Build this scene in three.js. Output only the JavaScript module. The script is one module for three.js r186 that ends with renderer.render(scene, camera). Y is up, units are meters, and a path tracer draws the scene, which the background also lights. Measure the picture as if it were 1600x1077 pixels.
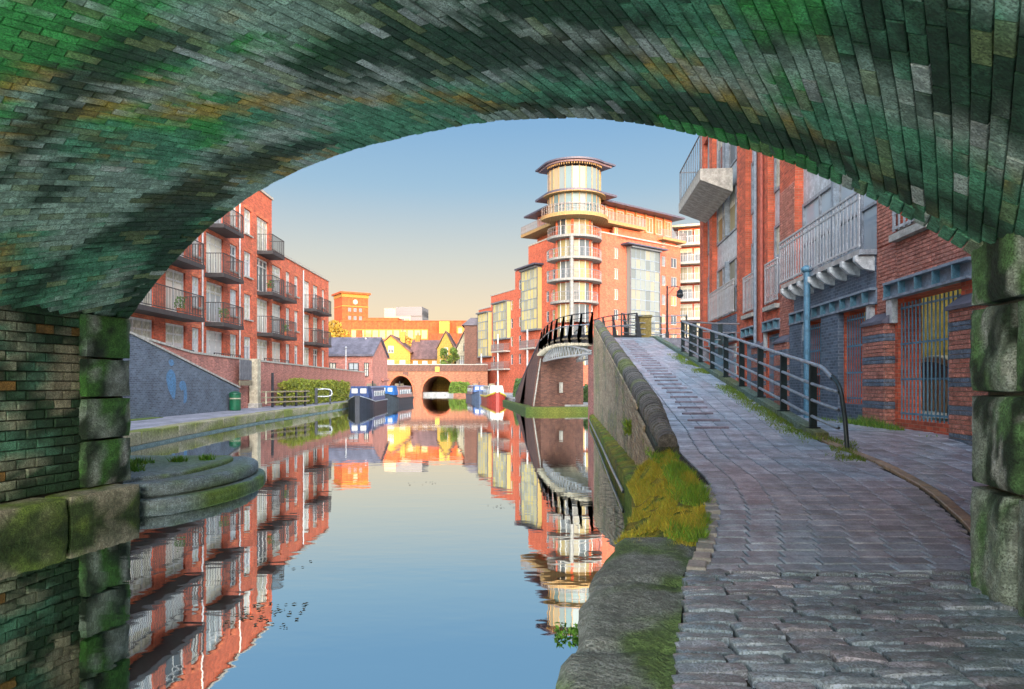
import * as THREE from 'three';
import { mergeGeometries } from 'three/addons/utils/BufferGeometryUtils.js';
import { RoundedBoxGeometry } from 'three/addons/geometries/RoundedBoxGeometry.js';

// ------------------------------------------------------------------ camera, sky, sun, exposure
const scene = new THREE.Scene();
const CAM_Y = 1.9;                                   // eye height above the water (y = 0)
const camera = new THREE.PerspectiveCamera(53.57, 1600 / 1077, 0.1, 2500);
camera.position.set(0, CAM_Y, 0);
camera.lookAt(0, CAM_Y, -10);
camera.setViewOffset(1600, 1077, 0, -61.5, 1600, 1077);   // shift lens: verticals stay vertical
camera.updateProjectionMatrix();

const SUN_AZ = THREE.MathUtils.degToRad(10), SUN_EL = THREE.MathUtils.degToRad(4.5);
const sunDir = new THREE.Vector3(Math.sin(SUN_AZ) * Math.cos(SUN_EL), Math.sin(SUN_EL), Math.cos(SUN_AZ) * Math.cos(SUN_EL));
const sm = (a, b, x) => { const t = Math.min(1, Math.max(0, (x - a) / (b - a))); return t * t * (3 - 2 * t); };
const mix = (a, b, t) => a + (b - a) * t;
function skyTexture() {                              // evening air: peach rim, blue above, brighter and warmer towards the low sun
  const w = 512, h = 256, data = new Float32Array(w * h * 4);
  const stops = [[-90, .30, .27, .22], [-2, .82, .58, .33], [2, .82, .61, .36], [6, .72, .60, .43], [10, .54, .55, .50], [16, .28, .43, .56], [21, .19, .355, .55], [35, .17, .33, .54], [90, .16, .31, .52]];
  for (let j = 0; j < h; j++) {
    const el = ((j + .5) / h - .5) * Math.PI, deg = el * 180 / Math.PI;
    let k = 0; while (k < stops.length - 2 && deg > stops[k + 1][0]) k++;
    const t = Math.max(0, (deg - stops[k][0]) / (stops[k + 1][0] - stops[k][0])), c = [1, 2, 3].map(i => mix(stops[k][i], stops[k + 1][i], t));
    for (let i = 0; i < w; i++) {
      const ph = ((i + .5) / w - .5) * 2 * Math.PI;
      const cg = Math.cos(ph) * Math.cos(el) * sunDir.x + Math.sin(el) * sunDir.y + Math.sin(ph) * Math.cos(el) * sunDir.z;
      const g = Math.acos(Math.max(-1, Math.min(1, cg)));
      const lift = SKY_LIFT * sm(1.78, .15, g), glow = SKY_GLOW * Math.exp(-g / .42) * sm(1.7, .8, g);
      const o = (j * w + i) * 4, K = .57;
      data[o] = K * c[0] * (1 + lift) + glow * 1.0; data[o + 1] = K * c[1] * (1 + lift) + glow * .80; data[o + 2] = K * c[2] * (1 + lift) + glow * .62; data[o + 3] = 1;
    }
  }
  const t = new THREE.DataTexture(data, w, h, THREE.RGBAFormat, THREE.FloatType);
  t.mapping = THREE.EquirectangularReflectionMapping; t.magFilter = t.minFilter = THREE.LinearFilter; t.needsUpdate = true;
  return t;
}
const SKY_LIFT = 9.5, SKY_GLOW = 14;  // boost of the unseen sun-side sky, added to brighten the shaded surfaces
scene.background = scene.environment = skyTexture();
const sun = new THREE.DirectionalLight(new THREE.Color(1, .38, .055), 2.5);
sun.position.copy(sunDir).multiplyScalar(320); sun.target.position.set(0, 0, -60); sun.position.add(sun.target.position);
sun.castShadow = true; sun.shadow.mapSize.set(4096, 4096); sun.shadow.radius = 1;
Object.assign(sun.shadow.camera, { left: -130, right: 130, top: 90, bottom: -60, near: 1, far: 700 });
scene.add(sun, sun.target);
const renderer = new THREE.WebGLRenderer({ antialias: true });
renderer.toneMapping = THREE.LinearToneMapping; renderer.toneMappingExposure = 2.25;
renderer.shadowMap.enabled = true;

// ------------------------------------------------------------------ helpers
let seed = 20240611;
const rnd = () => { seed = (seed + 0x6D2B79F5) | 0; let t = Math.imul(seed ^ (seed >>> 15), 1 | seed); t = (t + Math.imul(t ^ (t >>> 7), 61 | t)) ^ t; return ((t ^ (t >>> 14)) >>> 0) / 4294967296; };
const rr = (a, b) => a + (b - a) * rnd();
const pick = a => a[Math.floor(rnd() * a.length)];
const hash = (x, y, z) => { let h = Math.imul(x, 374761393) ^ Math.imul(y, 668265263) ^ Math.imul(z, 1274126177); h = Math.imul(h ^ (h >>> 13), 1274126177); return ((h ^ (h >>> 16)) >>> 0) / 4294967296; };
function vnoise(x, y, z = 0, per = 0) {
  const X = Math.floor(x), Y = Math.floor(y), Z = Math.floor(z); let fx = x - X, fy = y - Y, fz = z - Z;
  fx = fx * fx * (3 - 2 * fx); fy = fy * fy * (3 - 2 * fy); fz = fz * fz * (3 - 2 * fz);
  const m = per ? (v => ((v % per) + per) % per) : (v => v);
  const c = (i, j, k) => hash(m(X + i), m(Y + j), Z + k);
  return mix(mix(mix(c(0, 0, 0), c(1, 0, 0), fx), mix(c(0, 1, 0), c(1, 1, 0), fx), fy), mix(mix(c(0, 0, 1), c(1, 0, 1), fx), mix(c(0, 1, 1), c(1, 1, 1), fx), fy), fz);
}
const fbm = (x, y, z = 0, o = 4) => { let s = 0, a = .5, t = 0; for (let i = 0; i < o; i++) { s += a * vnoise(x, y, z + i * 17); t += a; x *= 2.03; y *= 2.03; z *= 2.03; a *= .5; } return s / t; };
const taken = {};
function numbered(n) { if (!(n in taken)) { taken[n] = 0; return n; } taken[n]++; return n + '_' + String(taken[n]).padStart(3, '0'); }
function triUV(g) {                                   // uv in metres from the dominant axis of each face
  if (g.index) g = g.toNonIndexed();
  const p = g.attributes.position, uv = new Float32Array(p.count * 2), a = new THREE.Vector3(), b = new THREE.Vector3(), c = new THREE.Vector3(), n = new THREE.Vector3();
  for (let i = 0; i < p.count; i += 3) {
    a.fromBufferAttribute(p, i); b.fromBufferAttribute(p, i + 1); c.fromBufferAttribute(p, i + 2);
    n.crossVectors(b.clone().sub(a), c.clone().sub(a));
    const ax = Math.abs(n.x), ay = Math.abs(n.y), az = Math.abs(n.z);
    [a, b, c].forEach((v, k) => {
      const o = (i + k) * 2;
      if (az >= ax && az >= ay) { uv[o] = v.x; uv[o + 1] = v.y; } else if (ax >= ay) { uv[o] = v.z; uv[o + 1] = v.y; } else { uv[o] = v.x; uv[o + 1] = v.z; }
    });
  }
  g.setAttribute('uv', new THREE.BufferAttribute(uv, 2));
  return g;
}
function clean(g) { for (const k of Object.keys(g.attributes)) if (!['position', 'normal', 'uv', 'color'].includes(k)) g.deleteAttribute(k); g.morphAttributes = {}; return g; }
function merge(list) {
  list = list.flat(9).map(g => clean(g.index ? g.toNonIndexed() : g));
  const anyC = list.some(g => g.attributes.color);
  if (anyC) for (const g of list) if (!g.attributes.color) paint(g, [1, 1, 1]);
  for (const g of list) if (!g.attributes.uv) g.setAttribute('uv', new THREE.BufferAttribute(new Float32Array(g.attributes.position.count * 2), 2));
  for (const g of list) if (!g.attributes.normal) g.computeVertexNormals();
  return list.length === 1 ? list[0] : mergeGeometries(list);
}
function paint(g, c) { const n = g.attributes.position.count, a = new Float32Array(n * 3); for (let i = 0; i < n; i++) { a[3 * i] = c[0]; a[3 * i + 1] = c[1]; a[3 * i + 2] = c[2]; } g.setAttribute('color', new THREE.BufferAttribute(a, 3)); return g; }
function paintBy(g, f) { const p = g.attributes.position, a = new Float32Array(p.count * 3); for (let i = 0; i < p.count; i++) { const c = f(p.getX(i), p.getY(i), p.getZ(i)); a.set(c, 3 * i); } g.setAttribute('color', new THREE.BufferAttribute(a, 3)); return g; }
const lerpC = (a, b, t) => [mix(a[0], b[0], t), mix(a[1], b[1], t), mix(a[2], b[2], t)];
const mulC = (a, k) => [a[0] * k, a[1] * k, a[2] * k];
const bx = (w, h, d, x = 0, y = 0, z = 0) => new THREE.BoxGeometry(w, h, d).translate(x, y, z);
const bb = (x0, x1, y0, y1, z0, z1) => bx(x1 - x0, y1 - y0, z1 - z0, (x0 + x1) / 2, (y0 + y1) / 2, (z0 + z1) / 2);
const rb = (w, h, d, x = 0, y = 0, z = 0, r = .02) => new RoundedBoxGeometry(w, h, d, 1, r).translate(x, y, z);
const cyl = (r0, r1, h, x, y, z, n = 10) => new THREE.CylinderGeometry(r1, r0, h, n).translate(x, y + h / 2, z);
const V = (x, y, d) => new THREE.Vector3(x, y, -d);          // d = metres ahead of the eye
function bar(p, q, r, n = 6, r2 = r) {
  const L = p.distanceTo(q), g = new THREE.CylinderGeometry(r2, r, L, n);
  g.applyQuaternion(new THREE.Quaternion().setFromUnitVectors(new THREE.Vector3(0, 1, 0), q.clone().sub(p).normalize()));
  return g.translate((p.x + q.x) / 2, (p.y + q.y) / 2, (p.z + q.z) / 2);
}
function beam(p, q, w, h) {                           // square bar, upright section
  const L = p.distanceTo(q), g = new THREE.BoxGeometry(w, h, L), m = new THREE.Matrix4().lookAt(p, q, new THREE.Vector3(0, 1, 0));
  return g.applyMatrix4(m).translate((p.x + q.x) / 2, (p.y + q.y) / 2, (p.z + q.z) / 2);
}
const tube = (pts, r, seg = 24, n = 6) => new THREE.TubeGeometry(new THREE.CatmullRomCurve3(pts), seg, r, n);
function prism(pts, y0, y1, bevel = 0) {              // plan outline in (x, d), extruded from y0 to y1
  const s = new THREE.Shape(pts.map(p => new THREE.Vector2(p[0], p[1])));
  const g = new THREE.ExtrudeGeometry(s, { depth: y1 - y0 - 2 * bevel, bevelEnabled: bevel > 0, bevelThickness: bevel, bevelSize: bevel, bevelOffset: -bevel, bevelSegments: 3, curveSegments: 8 });
  g.rotateX(-Math.PI / 2);                            // shape y -> -z = d
  return g.translate(0, y0 + bevel, 0);
}
function upright(pts, z0, z1, bevel = 0) {            // outline in (x, y), extruded along z
  const s = pts instanceof THREE.Shape ? pts : new THREE.Shape(pts.map(p => new THREE.Vector2(p[0], p[1])));
  return new THREE.ExtrudeGeometry(s, { depth: z1 - z0, bevelEnabled: false, curveSegments: 12 }).translate(0, 0, z0);
}
function holedWall(outline, holes, t) {               // front face at z = 0
  const s = new THREE.Shape(outline.map(p => new THREE.Vector2(p[0], p[1])));
  for (const h of holes) { const [x0, x1, y0, y1] = h; const p = new THREE.Path(); p.moveTo(x0, y0); p.lineTo(x1, y0); p.lineTo(x1, y1); p.lineTo(x0, y1); p.closePath(); s.holes.push(p); }
  return new THREE.ExtrudeGeometry(s, { depth: t, bevelEnabled: false }).translate(0, 0, -t);
}
const rect = (x0, x1, y0, y1) => [[x0, y0], [x1, y0], [x1, y1], [x0, y1]];
function mesh(name, geo, mat, parent = scene) {
  let g = Array.isArray(geo) ? merge(geo) : clean(geo);
  if (!geo.keepUV) g = triUV(g);
  if (!g.attributes.normal) g.computeVertexNormals();
  const m = new THREE.Mesh(g, mat); m.name = parent === scene ? numbered(name) : name; m.castShadow = m.receiveShadow = true; parent.add(m);
  return m;
}
function tag(o, label, category, group, kind) { if (label) o.userData.label = label; if (category) o.userData.category = category; if (group) o.userData.group = group; if (kind) o.userData.kind = kind; return o; }
function thing(name, label, category, p = [0, 0, 0], turn = 0, group) { const o = new THREE.Group(); o.name = numbered(name); scene.add(o); o.position.set(p[0], p[1], p[2]); o.rotation.y = turn; return tag(o, label, category, group); }
function struct(name, geo, mat, label, category) { return tag(mesh(name, geo, mat), label, category, null, 'structure'); }
function sgroup(name, label, category) { const o = new THREE.Group(); o.name = numbered(name); scene.add(o); return tag(o, label, category, null, 'structure'); }
function pieces(parent, name, massName, items, mat, max = 300) {   // items: {g, s}; the largest in view stay single pieces
  items.sort((a, b) => b.s - a.s);
  items.slice(0, max).forEach(it => mesh(name, it.g, mat, parent));
  if (items.length > max) mesh(massName, items.slice(max).map(it => it.g), mat, parent).userData.kind = 'stuff';
}
const inView = (x, y, d) => d > .4 && Math.abs(x / d) < .8 && (y - CAM_Y) / d < .6 && (y - CAM_Y) / d > -.5;
const score = (x, y, d) => inView(x, y, d) ? 1 / Math.hypot(x, d) : .001 / (1 + Math.hypot(x, d));
function block(w, h, t, ch = .006) {                  // brick with chamfered front: base rect at z=0, front at z=t
  const a = w / 2, b = h / 2, c = a - ch, e = b - ch, k = t - ch * .8;
  const v = [[-a, -b, 0], [a, -b, 0], [a, b, 0], [-a, b, 0], [-a, -b, k], [a, -b, k], [a, b, k], [-a, b, k], [-c, -e, t], [c, -e, t], [c, e, t], [-c, e, t]];
  const q = [[0, 1, 5, 4], [1, 2, 6, 5], [2, 3, 7, 6], [3, 0, 4, 7], [4, 5, 9, 8], [5, 6, 10, 9], [6, 7, 11, 10], [7, 4, 8, 11], [8, 9, 10, 11]];
  const pos = []; for (const [i, j, k2, l] of q) for (const n of [i, j, k2, i, k2, l]) pos.push(...v[n]);
  const g = new THREE.BufferGeometry(); g.setAttribute('position', new THREE.Float32BufferAttribute(pos, 3)); g.computeVertexNormals();
  return g;
}
const frame = (o, ex, ey, ez) => new THREE.Matrix4().makeBasis(ex, ey, ez).setPosition(o);

// ------------------------------------------------------------------ textures and materials
function dataTex(n, f, srgb = true, m = n) {
  const d = new Uint8Array(n * m * 4);
  for (let j = 0; j < m; j++) for (let i = 0; i < n; i++) { const c = f(i / n, j / m); const o = (j * n + i) * 4; for (let k = 0; k < 3; k++) d[o + k] = Math.max(0, Math.min(255, c[k] * 255)); d[o + 3] = 255; }
  const t = new THREE.DataTexture(d, n, m); t.wrapS = t.wrapT = THREE.RepeatWrapping; t.magFilter = THREE.LinearFilter; t.minFilter = THREE.LinearMipmapLinearFilter; t.generateMipmaps = true;
  if (srgb) t.colorSpace = THREE.SRGBColorSpace; t.needsUpdate = true; return t;
}
const pf = (u, v, p, o = 5, z = 0) => { let s = 0, a = .5, t = 0; for (let i = 0; i < o; i++) { s += a * vnoise(u * p, v * p, z + i * 9, p); t += a; p *= 2; a *= .55; } return s / t; };
const scaled = (t, metres) => { const c = t.clone(); c.repeat.set(1 / metres, 1 / metres); c.needsUpdate = true; return c; };
const grainT = dataTex(512, (u, v) => { const a = pf(u, v, 8, 6), s = pf(u, v, 64, 2, 5); const k = .80 + .42 * (a - .5) + .22 * (s - .5); return [k * 1.0, k, k * .985]; });
const grainB = dataTex(512, (u, v) => { const k = pf(u, v, 16, 6, 3); return [k, k, k]; }, false);
const pitT = dataTex(512, (u, v) => { const a = pf(u, v, 12, 6, 21), s = pf(u, v, 90, 2, 8); const k = .84 + .5 * (a - .5) + .8 * (s - .5) * (a > .45 ? 1 : .4); return [k, k * 1.01, k * .97]; });
function brickTex(base, dark, mortar, z) {            // far brickwork, too small to tell apart: 8 x 24 bricks on 1.8 m
  const cols = 8, rows = 24;
  return dataTex(768, (u, v) => {
    const r = Math.floor(v * rows), fv = v * rows - r, uu = u * cols + (r % 2) * .5, c = Math.floor(uu) % cols, fu = uu - Math.floor(uu);
    const joint = fv < .12 || fu < .045, h = hash(c, r, z), k = .86 + .26 * hash(c + 7, r, z + 1), n = .88 + .24 * pf(u, v, 24, 4, z), big = .90 + .2 * pf(u, v, 3, 3, z + 40);
    const col = joint ? mortar : lerpC(base, dark, h > .8 ? .5 : h * .3);
    return mulC(col, (joint ? 1 : k) * n * big);
  });
}
const brickB = dataTex(768, (u, v) => { const r = Math.floor(v * 24), fv = v * 24 - r, uu = u * 8 + (r % 2) * .5, fu = uu - Math.floor(uu); const k = (fv < .12 || fu < .045) ? .2 : .75 + .2 * pf(u, v, 32, 3); return [k, k, k]; }, false);
const std = (o) => new THREE.MeshStandardMaterial(o);
const lin = (r, g, b) => new THREE.Color().setRGB(r, g, b);
const grainMap = scaled(grainT, .9), grainBump = scaled(grainB, .5), wideGrain = scaled(grainT, 3.7), pitMap = scaled(pitT, .8);
const M = {};
for (const [k, a, b, m, z] of [['redBrick', [.76, .35, .23], [.56, .24, .17], [.66, .48, .38], 1], ['darkBrick', [.41, .27, .22], [.30, .20, .17], [.40, .33, .28], 2], ['blueBrick', [.33, .37, .41], [.25, .28, .33], [.48, .50, .53], 3], ['pinkBrick', [.66, .42, .36], [.50, .30, .27], [.62, .50, .46], 4], ['orangeBrick', [.80, .40, .24], [.62, .30, .2], [.7, .5, .4], 5]])
  M[k] = std({ map: scaled(brickTex(a, b, m, z), 1.8), bumpMap: scaled(brickB, 1.8), bumpScale: .008, roughness: .88 });
const plain = (r, g, b, rough = .7, extra = {}) => std({ color: lin(r, g, b), map: grainMap, roughness: rough, ...extra });
M.piece = std({ vertexColors: true, map: pitMap, bumpMap: grainBump, bumpScale: .012, roughness: .82 });
M.stone = std({ vertexColors: true, map: pitMap, bumpMap: grainBump, bumpScale: .014, roughness: .85 });
const wet = o => new THREE.MeshPhysicalMaterial({ vertexColors: true, bumpMap: grainBump, clearcoat: .55, clearcoatRoughness: .22, ...o });      // damp stone
M.sett = wet({ map: pitMap, bumpScale: .010, roughness: .42 });
M.paver = wet({ map: grainMap, bumpScale: .006, roughness: .48 });
M.mortar = plain(.10, .11, .085, .95, { bumpMap: grainBump, bumpScale: .01 });
M.paleMortar = plain(.42, .33, .28, .95);
M.dirt = plain(.05, .042, .033, 1, { bumpMap: grainBump, bumpScale: .02 });
M.moss = std({ vertexColors: true, map: pitMap, bumpMap: grainBump, bumpScale: .05, roughness: 1 });
M.concrete = plain(.46, .45, .43, .85, { map: wideGrain, bumpMap: grainBump, bumpScale: .004 });
M.tarmac = plain(.36, .35, .40, .8, { map: wideGrain, bumpMap: grainBump, bumpScale: .006 });
M.cream = plain(.66, .58, .42, .8);
M.paleStone = plain(.58, .54, .47, .8);
M.white = plain(.78, .78, .77, .45);
M.paleMetal = plain(.60, .62, .66, .4, { metalness: .2 });
M.galv = plain(.55, .60, .66, .35, { metalness: .5 });
M.black = plain(.02, .022, .026, .45);
M.darkMetal = plain(.035, .04, .05, .5);
M.balconyDark = plain(.06, .055, .055, .6);
M.greenBlack = plain(.018, .04, .042, .42);
M.tealPaint = plain(.16, .34, .42, .5);
M.bluePaint = plain(.13, .30, .42, .45);
M.greyBlue = plain(.30, .36, .43, .55);
M.slabStone = plain(.36, .34, .31, .8);
M.railGrey = plain(.36, .35, .36, .45, { metalness: .3 });
M.deckSunTint = plain(.44, .28, .11, .8);  // cream parts made tan: orange sunlight put into the colour
M.grey = plain(.20, .21, .23, .6);
M.slate = plain(.16, .145, .18, .7, { map: wideGrain });
M.roofDark = plain(.09, .085, .13, .5);
M.timber = plain(.34, .27, .17, .8);
M.flameBrick = plain(.50, .095, .018, .85, { map: wideGrain });
M.yellow = plain(.80, .56, .05, .55);
M.curtain = plain(.72, .68, .55, .9);
const glass = (r, g, b, rough = .06, ior = 1.5) => new THREE.MeshPhysicalMaterial({ color: lin(r * .7, g * .7, b * .7), roughness: rough, metalness: 0, ior, specularIntensity: .45 });
M.panes = [glass(.72, .74, .72), glass(.45, .49, .49), glass(.82, .78, .66), glass(.14, .17, .18)];
M.warmPanes = [glass(.42, .33, .14), glass(.30, .26, .16), glass(.16, .18, .19), glass(.09, .11, .12)];
M.skyPanes = [glass(.46, .54, .60), glass(.36, .44, .50), glass(.56, .60, .62)];  // opaque panes with the sky reflection put into their colour
// ------------------------------------------------------------------ ground, water, banks
const line = (pts) => d => { if (d <= pts[0][0]) return pts[0][1]; for (let i = 1; i < pts.length; i++) if (d <= pts[i][0]) { const t = (d - pts[i - 1][0]) / (pts[i][0] - pts[i - 1][0]); return mix(pts[i - 1][1], pts[i][1], t); } return pts[pts.length - 1][1]; };
const smooth = (f, r = .6) => d => (f(d - r) + f(d - r / 2) + f(d) + f(d + r / 2) + f(d + r)) / 5;
const quayR = smooth(line([[-30, -6.2], [-4, -1.05], [3.0, .22], [4.9, .5], [6.8, 1.06], [8.8, 1.62], [10.5, 1.78], [14, 2.08], [20, 2.62], [33, 3.75], [34, 3.9]]), .5);
const pathL = smooth(line([[-30, -5.4], [-4, -.3], [3.2, .74], [5.4, 1.36], [5.8, 1.55], [7.2, 2.05], [8.4, 2.28], [10.3, 2.36], [12, 2.62], [33.5, 4.44]]), .15);
const kerbLine = line([[4.9, 3.75], [5.6, 4.05], [6.6, 4.5], [8, 4.95], [9.4, 5.16], [11, 5.14], [33.5, 6.94]]);
const facadeR = d => 7.74 + .084 * (d - 14);
const rampY = smooth(line([[-30, .4], [5.6, .4], [11.5, 1.0], [33, 4.16], [60, 4.2]]), .5);
const paveY = smooth(line([[-30, .4], [5.6, .4], [11.5, 1.0], [12, 1.02], [60, 1.06]]), .5);
const quayL = smooth(line([[-30, -14], [8, -9.6], [14, -10.6], [19.3, -11.0], [24.7, -11.6], [34, -12.3], [50, -12.5], [62, -13.6], [85, -16], [112, -16.5]]), 1);

struct('ground', new THREE.PlaneGeometry(3000, 3000).rotateX(-Math.PI / 2).translate(0, -.9, -200), M.dirt, 'muddy ground under the canal and the town', 'ground');
{
  const wm = new THREE.MeshPhysicalMaterial({ color: lin(.66, .74, .74), metalness: 1, roughness: .015 });
  const ripT = dataTex(1024, (u, v) => { const k = .5 + .5 * (pf(u, v, 5, 4, 11) - .5) + .28 * (pf(u * 1, v, 20, 3, 31) - .5); return [k, k, k]; }, false);
  ripT.repeat.set(1 / 9, 1 / 4.2); wm.bumpMap = ripT; wm.bumpScale = .003;
  const pts = [[-60, -70], [40, -70], [60, 20], [60, 50], [20, 140], [-60, 140]];
  struct('canal_water', prism(pts, -.5, 0), wm, 'still dark canal water mirroring sky and buildings', 'water');
}
function bankStrip(f0, f1, d0, d1, y0, y1, step = .5) {      // solid between two edges, following d
  const a = [], b = []; for (let d = d0; d <= d1 + 1e-6; d += step) { a.push([f0(d), d]); b.push([f1(d), d]); }
  return prism([...a, ...b.reverse()], y0, y1);
}
struct('towpath', bankStrip(d => -15.9, d => quayL(d) - .42, 6, 61.5, -.8, .465), M.tarmac, 'pale towpath along the far bank below the flats', 'path');
struct('grass_verge', bankStrip(d => -15.5, d => -14.75 + .1 * Math.sin(d), 17, 29.4, .3, .49), plain(.16, .24, .03, 1), 'strip of grass at foot of blue brick wall', 'grass');
struct('upper_ground', prism([[-160, 2], [-15.75, 2], [-15.75, 63], [-160, 63]], -.8, 2.5), M.concrete, 'raised ground that the left flats stand on', 'ground');
struct('far_ground', [prism([[-220, 63], [-15.9, 63], [-15.9, 61.5], [-13.6, 61.5], [-14.4, 70], [-16, 85], [-16.4, 113], [-220, 113]], -.8, .55), prism([[-220, 113], [160, 113], [160, 480], [-220, 480]], -.8, .5), prism([[.1, 66], [160, 66], [160, 113], [-6.6, 113], [-2.2, 86]], -.8, .5), prism([[2.2, 46.5], [160, 46.5], [160, 66], [.1, 66]], -.8, .48)], M.concrete, 'paved canal banks beyond the footbridge', 'ground');
struct('near_ground', [prism([[-160, -80], [-16, -80], [-9.5, -3], [-9.6, 2], [-160, 2]], -.8, .45), prism([[-2.3, -12], [-6.5, -30], [-6.5, -80], [160, -80], [160, -12]], -.8, .38)], M.tarmac, 'ground on both banks behind the bridge', 'ground');

// left quay: coping stones over a low ledge
{
  const q = sgroup('canal_quay', 'mossy stone quay edge along the far towpath', 'quay');
  for (let d = 13; d < 61; d += 1.5) {
    const p = V(quayL(d), 0, d), r = V(quayL(d + 1.47), 0, d + 1.47), L = p.distanceTo(r), th = Math.atan2(r.x - p.x, -(r.z - p.z));
    const g = new RoundedBoxGeometry(.55, .42, L, 2, .05); g.rotateY(-th).translate((p.x + r.x) / 2 - .27, .265 + rr(-.008, .008), (p.z + r.z) / 2);
    const t = rnd(), o = rr(0, 90);
    paintBy(g, (x, y, z) => { const n = fbm(x * 2.3 + o, z * 1.1, y * 3), m = sm(.46, .58, fbm(x * 4, z * 2.2 + o, y * 5)); return mulC(lerpC([.42, .36, .24], lerpC([.30, .27, .05], [.13, .20, .03], n), m), .7 + .5 * n + .1 * t); });
    mesh('coping_stone', g, M.stone, q);
  }
  const w = bankStrip(d => quayL(d) - .6, d => quayL(d) - .07, 13, 61, -.8, .05); mesh('quay_wall', paintBy(w, (x, y, z) => lerpC([.06, .09, .03], [.16, .15, .06], fbm(x, z, y * 3))), M.stone, q);
  const pl = bankStrip(d => quayL(d) - .07, d => quayL(d) + .05, 13, 61, -.2, .07); mesh('waterline_plank', paint(pl, [.20, .27, .27]), M.stone, q);
}

// ------------------------------------------------------------------ right bank: setts, brick path, ramp
function surfaceSheet(fl, fr, fy, d0, d1, drop) {
  const pos = [], idx = []; let n = 0;
  for (let d = d0; d <= d1 + 1e-6; d += .4) for (const f of [fl, fr]) { pos.push(f(d), fy(d) - drop, -d); n++; }
  for (let i = 0; i + 3 < n; i += 2) idx.push(i, i + 1, i + 3, i, i + 3, i + 2);
  const g = new THREE.BufferGeometry(); g.setAttribute('position', new THREE.Float32BufferAttribute(pos, 3)); g.setIndex(idx); const h = g.toNonIndexed(); h.computeVertexNormals(); return h;
}
const pathG = sgroup('canal_path', 'brick and cobble path climbing to the footbridge', 'path');
{
  const right = d => d < 11.2 ? Math.min(facadeR(d) + .4, 9) : kerbLine(d);
  mesh('path_bed', [surfaceSheet(d => pathL(d) - .02, d => right(d) + (d < 5.2 ? .5 : 0), rampY, 5.4, 35.4, .03), surfaceSheet(d => pathL(d) - .02, d => right(d) + .5, rampY, -12, 5.4, .06), surfaceSheet(d => kerbLine(d), d => facadeR(d) + .5, paveY, 11.2, 34.6, .03), bankStrip(d => quayR(d) + .25, d => kerbLine(Math.max(4.9, d)) - .3, -12, 11, -.8, .33)], M.dirt, pathG);
  // granite setts under the arch
  const setts = [], variants = [];
  for (let k = 0; k < 6; k++) variants.push(k * 13.7);
  let row = 0;
  for (let d = -3.2; d < 5.42; row++) {
    const dep = rr(.095, .125); let x = pathL(d) + rr(0, .05) + (d > 2 ? 0 : .0);
    while (x < 3.75 - (d > 4.2 ? (d - 4.2) * .1 : 0)) {
      const w = rr(.24, .46), o = pick(variants) + rr(0, 3);
      const g = new THREE.BoxGeometry(w - .02, .14, dep - .022, 6, 1, 4); const p = g.attributes.position;
      for (let i = 0; i < p.count; i++) {
        const X = p.getX(i), Y = p.getY(i), Z = p.getZ(i), ex = Math.abs(X) / (w / 2), ez = Math.abs(Z) / (dep / 2);
        if (Y > 0) p.setY(i, Y - .014 * Math.pow(ex, 10) - .012 * Math.pow(ez, 7) + .016 * (vnoise(X * 14 + o, Z * 14 + o) - .5));
        p.setX(i, X + .014 * (vnoise(Z * 9 + o, o) - .5)); p.setZ(i, Z + .022 * (vnoise(X * 7 + o, o + 5) - .5));
      }
      g.computeVertexNormals(); g.rotateY(rr(-.035, .035));
      g.rotateZ(rr(-.03, .03)).translate(x + w / 2, rampY(d) - .07 + rr(-.012, .012) + .012 * Math.sin(x * 2.2 + d), -(d + dep / 2));
      const b = rnd(), c = lerpC([.36, .41, .47], b > .65 ? [.43, .39, .44] : [.27, .34, .40], rnd());
      paint(g, mulC(c, rr(.62, 1.28)));
      setts.push({ g, s: score(x, .4, d + dep / 2) * w }); x += w + .006;
    }
    d += dep;
  }
  pieces(pathG, 'sett', 'sett_field', setts, M.sett);
  // brick pavers
  const pav = []; row = 0;
  const course = (d, dep, x0, x1, fy, pale) => {
    let x = x0 + (row % 2 ? -.155 : 0) + rr(-.01, .01); const slope = Math.atan2(fy(d + dep) - fy(d), dep);
    while (x < x1) {
      const w = .31, a = Math.max(x, x0), b = Math.min(x + w, x1);
      if (b - a > .06) {
        const g = block(b - a - .017, dep - .016, .07, .008); g.rotateX(-Math.PI / 2 + slope * 1).rotateZ(rr(-.006, .006)).translate((a + b) / 2, fy(d + dep / 2) - .07 + rr(-.004, .004), -(d + dep / 2));
        const n = fbm(a * .55, d * .5, 3), t = fbm(a * .8 + 40, d * 1.3, 8); let c = lerpC([.46, .54, .63], [.53, .55, .62], sm(.42, .62, t)); c = lerpC(c, [.52, .43, .44], sm(.58, .68, n) * .5);
        paint(g, mulC(c, rr(.74, 1.2) * (rnd() < .06 ? .7 : 1))); pav.push({ g, s: score((a + b) / 2, fy(d), d) * (b - a) });
      }
      x += w;
    }
    row++;
  };
  for (let d = 5.45; d < 33.6; d += .18) {
    course(d, .18, pathL(d) + .16, d < 11 ? kerbLine(d) - .1 : kerbLine(d) - .12, rampY, false);
    if (d < 20) course(d, .18, d < 11 ? kerbLine(d) + .1 : kerbLine(d) + .1, facadeR(d) + .02, paveY, true);
  }
  pieces(pathG, 'paver', 'paver_field', pav, M.paver);
  // pale edging bricks left of the path and curved kerb line on its right
  for (let d = 5.45; d < 8.2; d += .24) { const g = block(.15, .225, .09, .01); g.rotateX(-Math.PI / 2).rotateY(-Math.atan2(pathL(d + .24) - pathL(d), .24) * .8).translate(pathL(d + .12) + .07, rampY(d) - .065 + rr(-.01, .01), -(d + .12)); mesh('edging_brick', paint(g, mulC([.50, .47, .42], rr(.8, 1.1))), M.paver, pathG); }
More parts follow.
